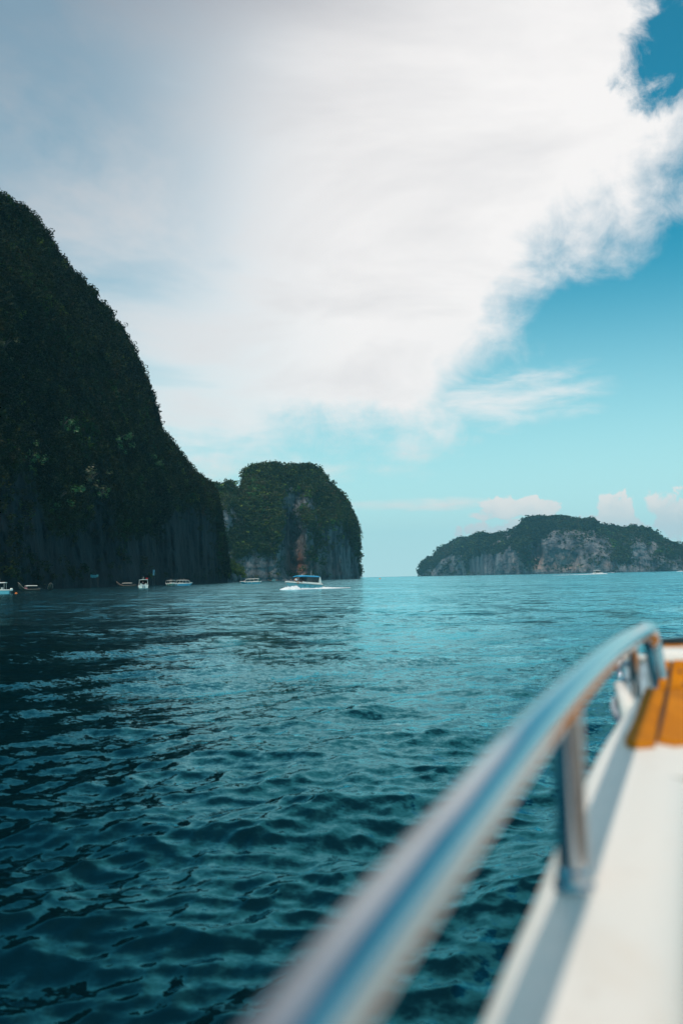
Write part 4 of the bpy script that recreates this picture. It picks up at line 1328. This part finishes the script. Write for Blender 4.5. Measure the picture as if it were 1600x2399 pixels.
# --- things at the cliff foot
p = on_sea(312, 1372)
p = Vector(p) * 1.0
def cliff_sign():
    d = ray(313, 1344)
    D = p.y + 6
    q = EYE + d * (D / d.y)
    root = empty('sign', (q.x, q.y, 0))
    tag(root, 'light blue sign board on a slanting post at the cliff foot', 'sign')
    z = q.z
    MB().box((-0.55, -0.05, z - 0.75), (0.55, 0.05, z + 0.75), 0.03).build('board', signblue, root)
    MB().tube([(0, 0.07, z + 0.4), (0.3, 0.1, z - 2.0), (0.55, 0.15, -0.5)], 0.06, 6).build('post', bark, root)
    MB().box((0.1, -0.3, z - 3.1), (0.9, 0.3, z - 2.8), 0.05).build('footing', mat('pale_stone', (0.3, 0.26, 0.22), 0.9, var=0.2), root)
cliff_sign()
def tarp(px, py, w, h, D, m, name, label, cat, poles=True, drape=0.25):
    d = ray(px, py)
    q = EYE + d * (D / d.y)
    root = empty(name, (q.x, q.y, 0))
    tag(root, label, cat)
    o = MB()
    rows = []
    for i in range(9):
        t = i / 8 - 0.5
        sag = drape * (1 - 4 * t * t)
        rows.append([(w * t, s * 0.9, q.z + h / 2 * (1 if s > 0 else -1) - sag + 0.1 * math.sin(i * 2.1 + s)) for s in (-1, -0.3, 0.4, 1)])
    o.grid(rows)
    o.grid([[(a, b, c - 0.03) for a, b, c in r] for r in rows])
    o.build('sheet', m, root)
    if poles:
        for sx in (-0.48, 0.48):
            for sy in (-0.85, 0.95):
                MB().tube([(w * sx, sy, -0.6), (w * sx, sy, q.z + 0.1)], 0.06, 6).build('pole', bark, root)
tarp(222, 1349, 3.6, 1.2, 462, dim_tarp, 'tarpaulin', 'faded teal tarpaulin slung on poles at the cliff foot', 'tarpaulin')
tarp(361, 1341, 1.0, 3.0, 548, pale_cloth, 'hanging_cloth', 'pale blue cloth hanging on the cliff behind the stern facing cabin boat', 'cloth', True, 0.1)

# ------------------------------------------------------------------ the boat we are on
def dropf(y):
    return float(np.interp(y, [-3, 0.6, 1.0, 1.95, 2.6, 3.6], [0.36, 0.325, 0.318, 0.25, 0.205, 0.15]))
def zdeck(y): return CAM_H - dropf(y)
near = empty('own_speedboat', (0.9, 0.4, 0))
tag(near, 'white speedboat we ride in, its steel handrail and teak bow step blurred up close', 'boat')
NI = Matrix.Translation(-Vector(near.location))
def nb(o):
    o.parent = near
    o.matrix_parent_inverse = NI
    return o
edge_plan = [(-1.3, -3.2), (-0.72, -1.6), (-0.16, 0.0), (0.072, 0.68), (0.185, 1.01), (0.365, 1.5), (0.488, 1.8), (0.605, 2.06), (0.80, 2.4), (1.10, 2.78), (1.5, 3.1), (1.95, 3.3)]
eg = spline([(x, y, 0) for x, y in edge_plan], 8)
side, hullr = [], []
for i, p in enumerate(eg):
    t = (eg[min(i + 1, len(eg) - 1)] - eg[max(i - 1, 0)]).normalized()
    n = Vector((t.y, -t.x, 0))           # inboard
    z = zdeck(p.y)
    w = 0.143
    def q(a, dz): 
        r_ = p + n * a
        return (r_.x, r_.y, z + dz)
    side.append([q(0.012, -0.16), q(-0.006, -0.10), q(-0.012, -0.045), q(-0.006, -0.016), q(0.012, -0.004), q(0.04, 0.0), q(w * 0.75, 0.0), q(w - 0.02, -0.002), q(w - 0.004, -0.01), q(w, -0.03), q(w + 0.004, -0.10), q(w + 0.012, -0.34), q(w + 0.02, -0.62)])
    hullr.append([q(0.012, -0.16), q(0.0, -0.22), q(0.06, -0.7), q(0.16, -1.25), q(0.3, -1.75), q(0.6, -2.15)])
iend = max(i for i, p in enumerate(eg) if p.y < 1.46)
MB().grid(side[:iend + 1]).build('side_deck', deck_gel, None, True)
sd_o = bpy.data.objects['side_deck']; nb(sd_o)
hb = MB().grid(hullr)
# starboard half of the hull, mirrored about the centreline from stern to bow tip
c0, c1 = Vector((0.65, -3.6, 0)), Vector((1.95, 3.3, 0))
ax = (c1 - c0).normalized()
def mir(pt):
    v = Vector(pt) - c0; v.z = 0
    par = ax * v.dot(ax)
    per = v - par
    r_ = c0 + par - per
    return (r_.x, r_.y, pt[2])
hb.grid([[mir(x) for x in r_] for r_ in hullr])
nb(hb.build('hull', deck_gel, None, True))
# foredeck: one moulded sheet ahead of the cockpit, from the port edge to the starboard edge
fd = MB()
rows = []
for i in range(iend, len(eg)):
    a = Vector(side[i][5]); b = Vector(mir(side[i][5]))
    o1, o2 = side[i][:5], [mir(x) for x in reversed(side[i][:5])]
    a2, b2_ = Vector(side[i][6]), Vector(mir(side[i][6]))
    mid = [a] + [a2.lerp(b2_, s_) for s_ in np.linspace(0, 1, 10)] + [b]
    rows.append([Vector(x) for x in o1] + mid + [Vector(x) for x in o2])
fd.grid(rows)
# its aft face down into the cockpit
aft = rows[0][5:17]
fd.grid([aft, [v + Vector((0, 0, -0.3)) for v in aft], [v + Vector((0.02, -0.01, -0.7)) for v in aft]])
nb(fd.build('foredeck', deck_gel, None, True))
sb = MB().grid([[mir(x) for x in r_] for r_ in side[:iend + 1]])
nb(sb.build('side_deck', deck_gel, None, True))
# cockpit floor and the varnished inner liner beside us
cf = MB()
cf.grid([[Vector(side[i][12]), Vector(mir(side[i][12]))] for i in range(0, iend + 1)])
nb(cf.build('cockpit_floor', mat('tan_floor', (0.34, 0.25, 0.19), 0.6, var=0.2, scale=3), None))
ln = MB()
ln.grid([[(Vector(side[i][9]) + (Vector(side[i][9]) - Vector(side[i][5])).normalized() * 0.006 + Vector((0, 0, 0.0))), Vector(side[i][10]) + (Vector(side[i][9]) - Vector(side[i][5])) * 0.12, Vector(side[i][12]) + (Vector(side[i][9]) - Vector(side[i][5])) * 0.25] for i in range(0, iend + 1)])
nb(ln.build('inner_lining', mat('tan_lining', (0.42, 0.27, 0.18), 0.6, var=0.1), None, True))

# unseen canopy, posts and cabin front behind the viewer, added to reflect in steel
AXD = ax; AXN = Vector((ax.y, -ax.x, 0))
def loc(fwd_, out_, z): 
    q_ = Vector((0.85, 0.0, 0)) + AXD * fwd_ + AXN * out_
    return Vector((q_.x, q_.y, z))
cn = MB()
rows = []
for f_ in np.linspace(-3.4, -0.35, 8):
    top = [loc(f_, o_, CAM_H + 0.95 + 0.1 * (1 - o_ * o_)) for o_ in np.linspace(-1.05, 1.05, 9)]
    rows.append(top + [v + Vector((0, 0, -0.03)) for v in reversed(top)])
cn.grid(rows, True, True)
nb(cn.build('canopy', mat('reflected_canvas', (0.01, 0.09, 0.19), 0.8, var=0.1), None))  # added and unseen, gives the rail a deep blue reflection
for f_ in (-3.3, -0.45):
    for o_ in (-1.0, 1.0):
        nb(MB().tube([loc(f_, o_, CAM_H - 0.4), loc(f_, o_, CAM_H + 0.96)], 0.016, 10).build('canopy_post', chrome, None, True))
cbn = MB()
ring = lambda z, k: [loc(-0.95 - 0.25 * k, -0.8, z), loc(-0.95 - 0.25 * k, 0.8, z), loc(-2.2, 0.8, z), loc(-2.2, -0.8, z)]
cbn.grid([ring(CAM_H - 1.0, 0), ring(CAM_H + 0.05, 0.3), ring(CAM_H + 0.12, 0.5)], True, True)
nb(cbn.build('reflected_console', white, None))  # added and unseen, gives the steel a pale reflection

# handrail: level tube that bends down to the deck at its forward end
rail_pts = [Vector((-0.55, -1.5, CAM_H - 0.12)), Vector((-0.27, -0.55, CAM_H - 0.121)), at(728, 2399, 0.36), at(1026, 1990, 0.53), at(1217, 1758, 0.74), at(1315, 1650, 0.98), at(1468, 1506, 1.7), at(1508, 1478, 2.0)]
_ry = [p.y for p in rail_pts[2:]]
_cx = np.polyfit(_ry, [p.x for p in rail_pts[2:]], 2)
_cz = np.polyfit(_ry, [p.z for p in rail_pts[2:]], 2)
rail_at = lambda y: Vector((float(np.polyval(_cx, y)), float(y), float(np.polyval(_cz, y))))
rl = [rail_at(y) for y in np.linspace(-0.7, rail_pts[-1].y - 0.03, 60)]
end_base = at(1549, 1612, 2.06)
rl += spline([rl[-1], at(1512, 1477, 2.03), at(1520, 1480, 2.055), at(1527, 1505, 2.07), at(1538, 1560, 2.065), end_base], 6)[1:]
RR = 0.0178
hrail = nb(MB().tube(rl, RR, 24, False).build('handrail', chrome, None, True))
def post(top, base, r=0.0155, name='rail_post', flange=0.021):
    o = MB().tube([Vector(top).lerp(Vector(base), k_ / 8) for k_ in range(9)], r, 18, False)
    po = nb(o.build(name, chrome, None, True))
    fl_ = MB().lathe([(r * 1.35, -0.001), (r * 1.35, 0.004), (r * 1.22, 0.007), (r * 1.2, 0.016), (r * 1.1, 0.02), (r * 0.9, 0.021)], tuple(base), 20)
    fo = fl_.build('flange', chrome, None, False)
    fo.parent = po
    fo.matrix_parent_inverse = Matrix.Identity(4)
    return po
base1 = at(1346, 2092, 1.0)
base1.z = zdeck(base1.y) + 0.001
post(rail_at(at(1340, 1640, 1.0).y), base1)
post(rail_at(-0.45), Vector((rail_at(-0.45).x + 0.01, -0.45, zdeck(-0.45) + 0.001)))
e2 = end_base.copy()
fl_ = MB().lathe([(0.021, -0.002), (0.021, 0.003), (0.018, 0.006)], tuple(e2), 20)
fo = fl_.build('end_flange', chrome, None, True)
nb(fo)

# teak step on the foredeck: separate boards with dark seams between them
def board(name, px, th=0.007, m=teak):
    o = MB()
    top = [Vector(v) for v in px]
    n_ = (top[1] - top[0]).cross(top[-1] - top[0]).normalized()
    if n_.z < 0: n_ = -n_
    b = len(top)
    cen = sum(top, Vector()) / b
    ins = [v + (cen - v).normalized() * 0.004 + n_ * 0.0 for v in top]
    v = [x + n_ * th for x in ins] + [x + n_ * (th - 0.004) for x in top] + [x - n_ * 0.002 for x in top]
    f = [tuple(range(b))]
    for k in range(b):
        q2 = (k + 1) % b
        f.append((k, k + b, q2 + b, q2)); f.append((k + b, k + 2 * b, q2 + 2 * b, q2 + b))
    o.add(v, f)
    return nb(o.build(name, m, None))
def dk(px, py, dz=0.0):
    """where the sight line through a photo point meets the deck surface"""
    d = ray(px, py)
    t = 1.5
    for _ in range(40):
        q_ = EYE + d * t
        t = (zdeck(q_.y) + dz - CAM_H) / d.z
    return EYE + d * t
T0 = 0.003
seam = [dk(1536, 1742, T0), dk(1548, 1690, T0), dk(1557, 1650, T0), dk(1562, 1622, T0)]
board('plank', [dk(1462, 1738, T0), dk(1470, 1750, T0), dk(1500, 1753, T0), dk(1533, 1751, T0)] + [s_ + Vector((-0.004, 0, 0)) for s_ in seam[1:]] + [dk(1512, 1618, T0), dk(1484, 1690, T0)])
board('plank', [seam[0] + Vector((0.003, 0, 0)), dk(1580, 1750, T0), dk(1640, 1745, T0), dk(1800, 1738, T0), dk(2050, 1722, T0), dk(1990, 1622, T0)] + [s_ + Vector((0.004, 0, 0)) for s_ in reversed(seam[1:])])
board('caulk_seam', [dk(1472, 1744, 0.0), dk(1600, 1742, 0.0), dk(1790, 1730, 0.0), dk(1980, 1626, 0.0), dk(1518, 1624, 0.0), dk(1492, 1690, 0.0)], 0.0055, mat('black_caulk', (0.06, 0.03, 0.012), 0.7, var=0.1))
# the rising face beyond it
up0, up1 = [dk(x, 1617, T0) for x in (1540, 1566, 1960)], None
riser = [Vector((v.x + 0.045, v.y + 0.11, v.z + 0.045)) for v in up0]
board('riser_board', [up0[0], up0[1] + Vector((-0.005, 0, 0)), riser[1] + Vector((-0.005, 0, 0)), riser[0]])
board('riser_board', [up0[1], up0[2], riser[2], riser[1]])
sv_a, sv_b = up0[1] + Vector((-0.012, 0, 0)), riser[1] + Vector((-0.012, 0, 0))
board('caulk_seam', [sv_a, sv_a + Vector((0.02, 0, 0)), sv_b + Vector((0.02, 0, 0)), sv_b], 0.005, MATS['black_caulk'])
# white moulding and a second teak strip behind the riser
wm = MB()
rows = []
for t_ in np.linspace(0, 1, 8):
    a = riser[0].lerp(riser[2], t_)
    rows.append([a + Vector((0, 0.02, -0.05)), a + Vector((0, 0.018, 0.014)), a + Vector((0.004, 0.03, 0.022)), a + Vector((0.02, 0.085, 0.026)), a + Vector((0.026, 0.1, 0.02)), a + Vector((0.03, 0.105, -0.08))])
wm.grid(rows)
nb(wm.build('bow_coaming', deck_gel, None, True))
board('cap_board', [riser[0] + Vector((0.05, 0.13, 0.008)), riser[2] + Vector((0.05, 0.13, 0.008)), riser[2] + Vector((0.08, 0.24, 0.014)), riser[0] + Vector((0.08, 0.24, 0.014))])
for (x, y) in ((1592, 1574), (1601, 1604), (1566, 1572)):
    d = ray(x, y)
    # screws sit on the riser plane
    n_ = (riser[1] - up0[1]).cross(up0[2] - up0[1]).normalized()
    if n_.z < 0: n_ = -n_
    t_ = (up0[1] + n_ * 0.007 - EYE).dot(n_) / d.dot(n_)
    q_ = EYE + d * t_
    s_ = MB().lathe([(0.0, 0), (0.0045, 0), (0.0045, 0.0015), (0.003, 0.0022), (0.0, 0.0022)], (0, 0, 0), 10).build('screw', dark, None)
    s_.matrix_world = Matrix.Translation(q_) @ n_.to_track_quat('Z', 'Y').to_matrix().to_4x4()
    s_.parent = near; s_.matrix_parent_inverse = NI
# bow shoulder outboard of the rail end: grey side, white cap, two short steel stanchions and a bar
grey_panel = mat('grey_side_panel', (0.3, 0.38, 0.42), 0.4, var=0.25, scale=12)
bs_ = MB()
fr_ = [at(1466, 1548, 2.42), at(1516, 1545, 2.42), at(1512, 1640, 2.2), at(1470, 1690, 2.15), at(1446, 1640, 2.25), at(1445, 1600, 2.3), at(1462, 1590, 2.35)]
bk_ = [v + Vector((0.16, 0.30, -0.02)) for v in fr_]
bs_.add(fr_ + bk_, [tuple(range(7)), tuple(reversed(range(7, 14)))] + [(k_, k_ + 7, (k_ + 1) % 7 + 7, (k_ + 1) % 7) for k_ in range(7)])
nb(bs_.build('bow_shoulder', grey_panel, None))
nb(MB().tube([at(1464, 1546, 2.40), at(1490, 1543, 2.41), at(1518, 1546, 2.42)], 0.012, 10).build('shoulder_cap', white, None, True))
nb(MB().tube([at(1450, 1606, 2.24), at(1464, 1640, 2.17), at(1482, 1690, 2.05)], [0.012, 0.017, 0.02], 10).build('rub_rail', white, None, True))
nb(MB().tube([at(1440, 1640, 2.2), at(1438, 1660, 2.16), at(1446, 1684, 2.1), at(1460, 1700, 2.05)], 0.009, 10).build('tow_ring', chrome, None, True))
nb(MB().tube([at(1440, 1556, 2.3), at(1478, 1558, 2.3)], 0.008, 10).build('grab_bar', chrome, None, True))
nb(MB().tube([at(1444, 1558, 2.3), at(1462, 1608, 2.25)], 0.008, 10).build('stanchion', chrome, None, True))
nb(MB().tube([at(1481, 1500, 1.95), at(1484, 1560, 2.0), at(1489, 1626, 2.04)], 0.010, 12).build('stanchion', chrome, None, True))
# dark rail on the far side of the bow
nb(MB().tube(spline([at(1528, 1505, 2.9), at(1580, 1502, 2.95), at(1640, 1495, 3.05), at(1760, 1490, 3.1)], 5), 0.011, 10).build('far_bow_rail', mat('dark_steel', (0.08, 0.075, 0.07), 0.35, 0.6, var=0.1), None, True))

# ------------------------------------------------------------------ haze: pale even air round everything
hz = MB().box((-9500, -9500, -5.0), (9500, 9500, 420.0)).build('haze', None)
hm_ = bpy.data.materials.new('haze_air')
hm_.use_nodes = True
t = hm_.node_tree
t.nodes.clear()
oo = N(t, 'ShaderNodeOutputMaterial')
pvn = N(t, 'ShaderNodeVolumePrincipled')
pvn.inputs['Color'].default_value = (0.3, 0.8, 1.0, 1)
pvn.inputs['Density'].default_value = 0.000065
pvn.inputs['Anisotropy'].default_value = 0.0
L(t, pvn.outputs[0], oo.inputs['Volume'])
hz.data.materials.append(hm_)
tag(hz, 'thin pale sea haze', None, None, 'stuff')
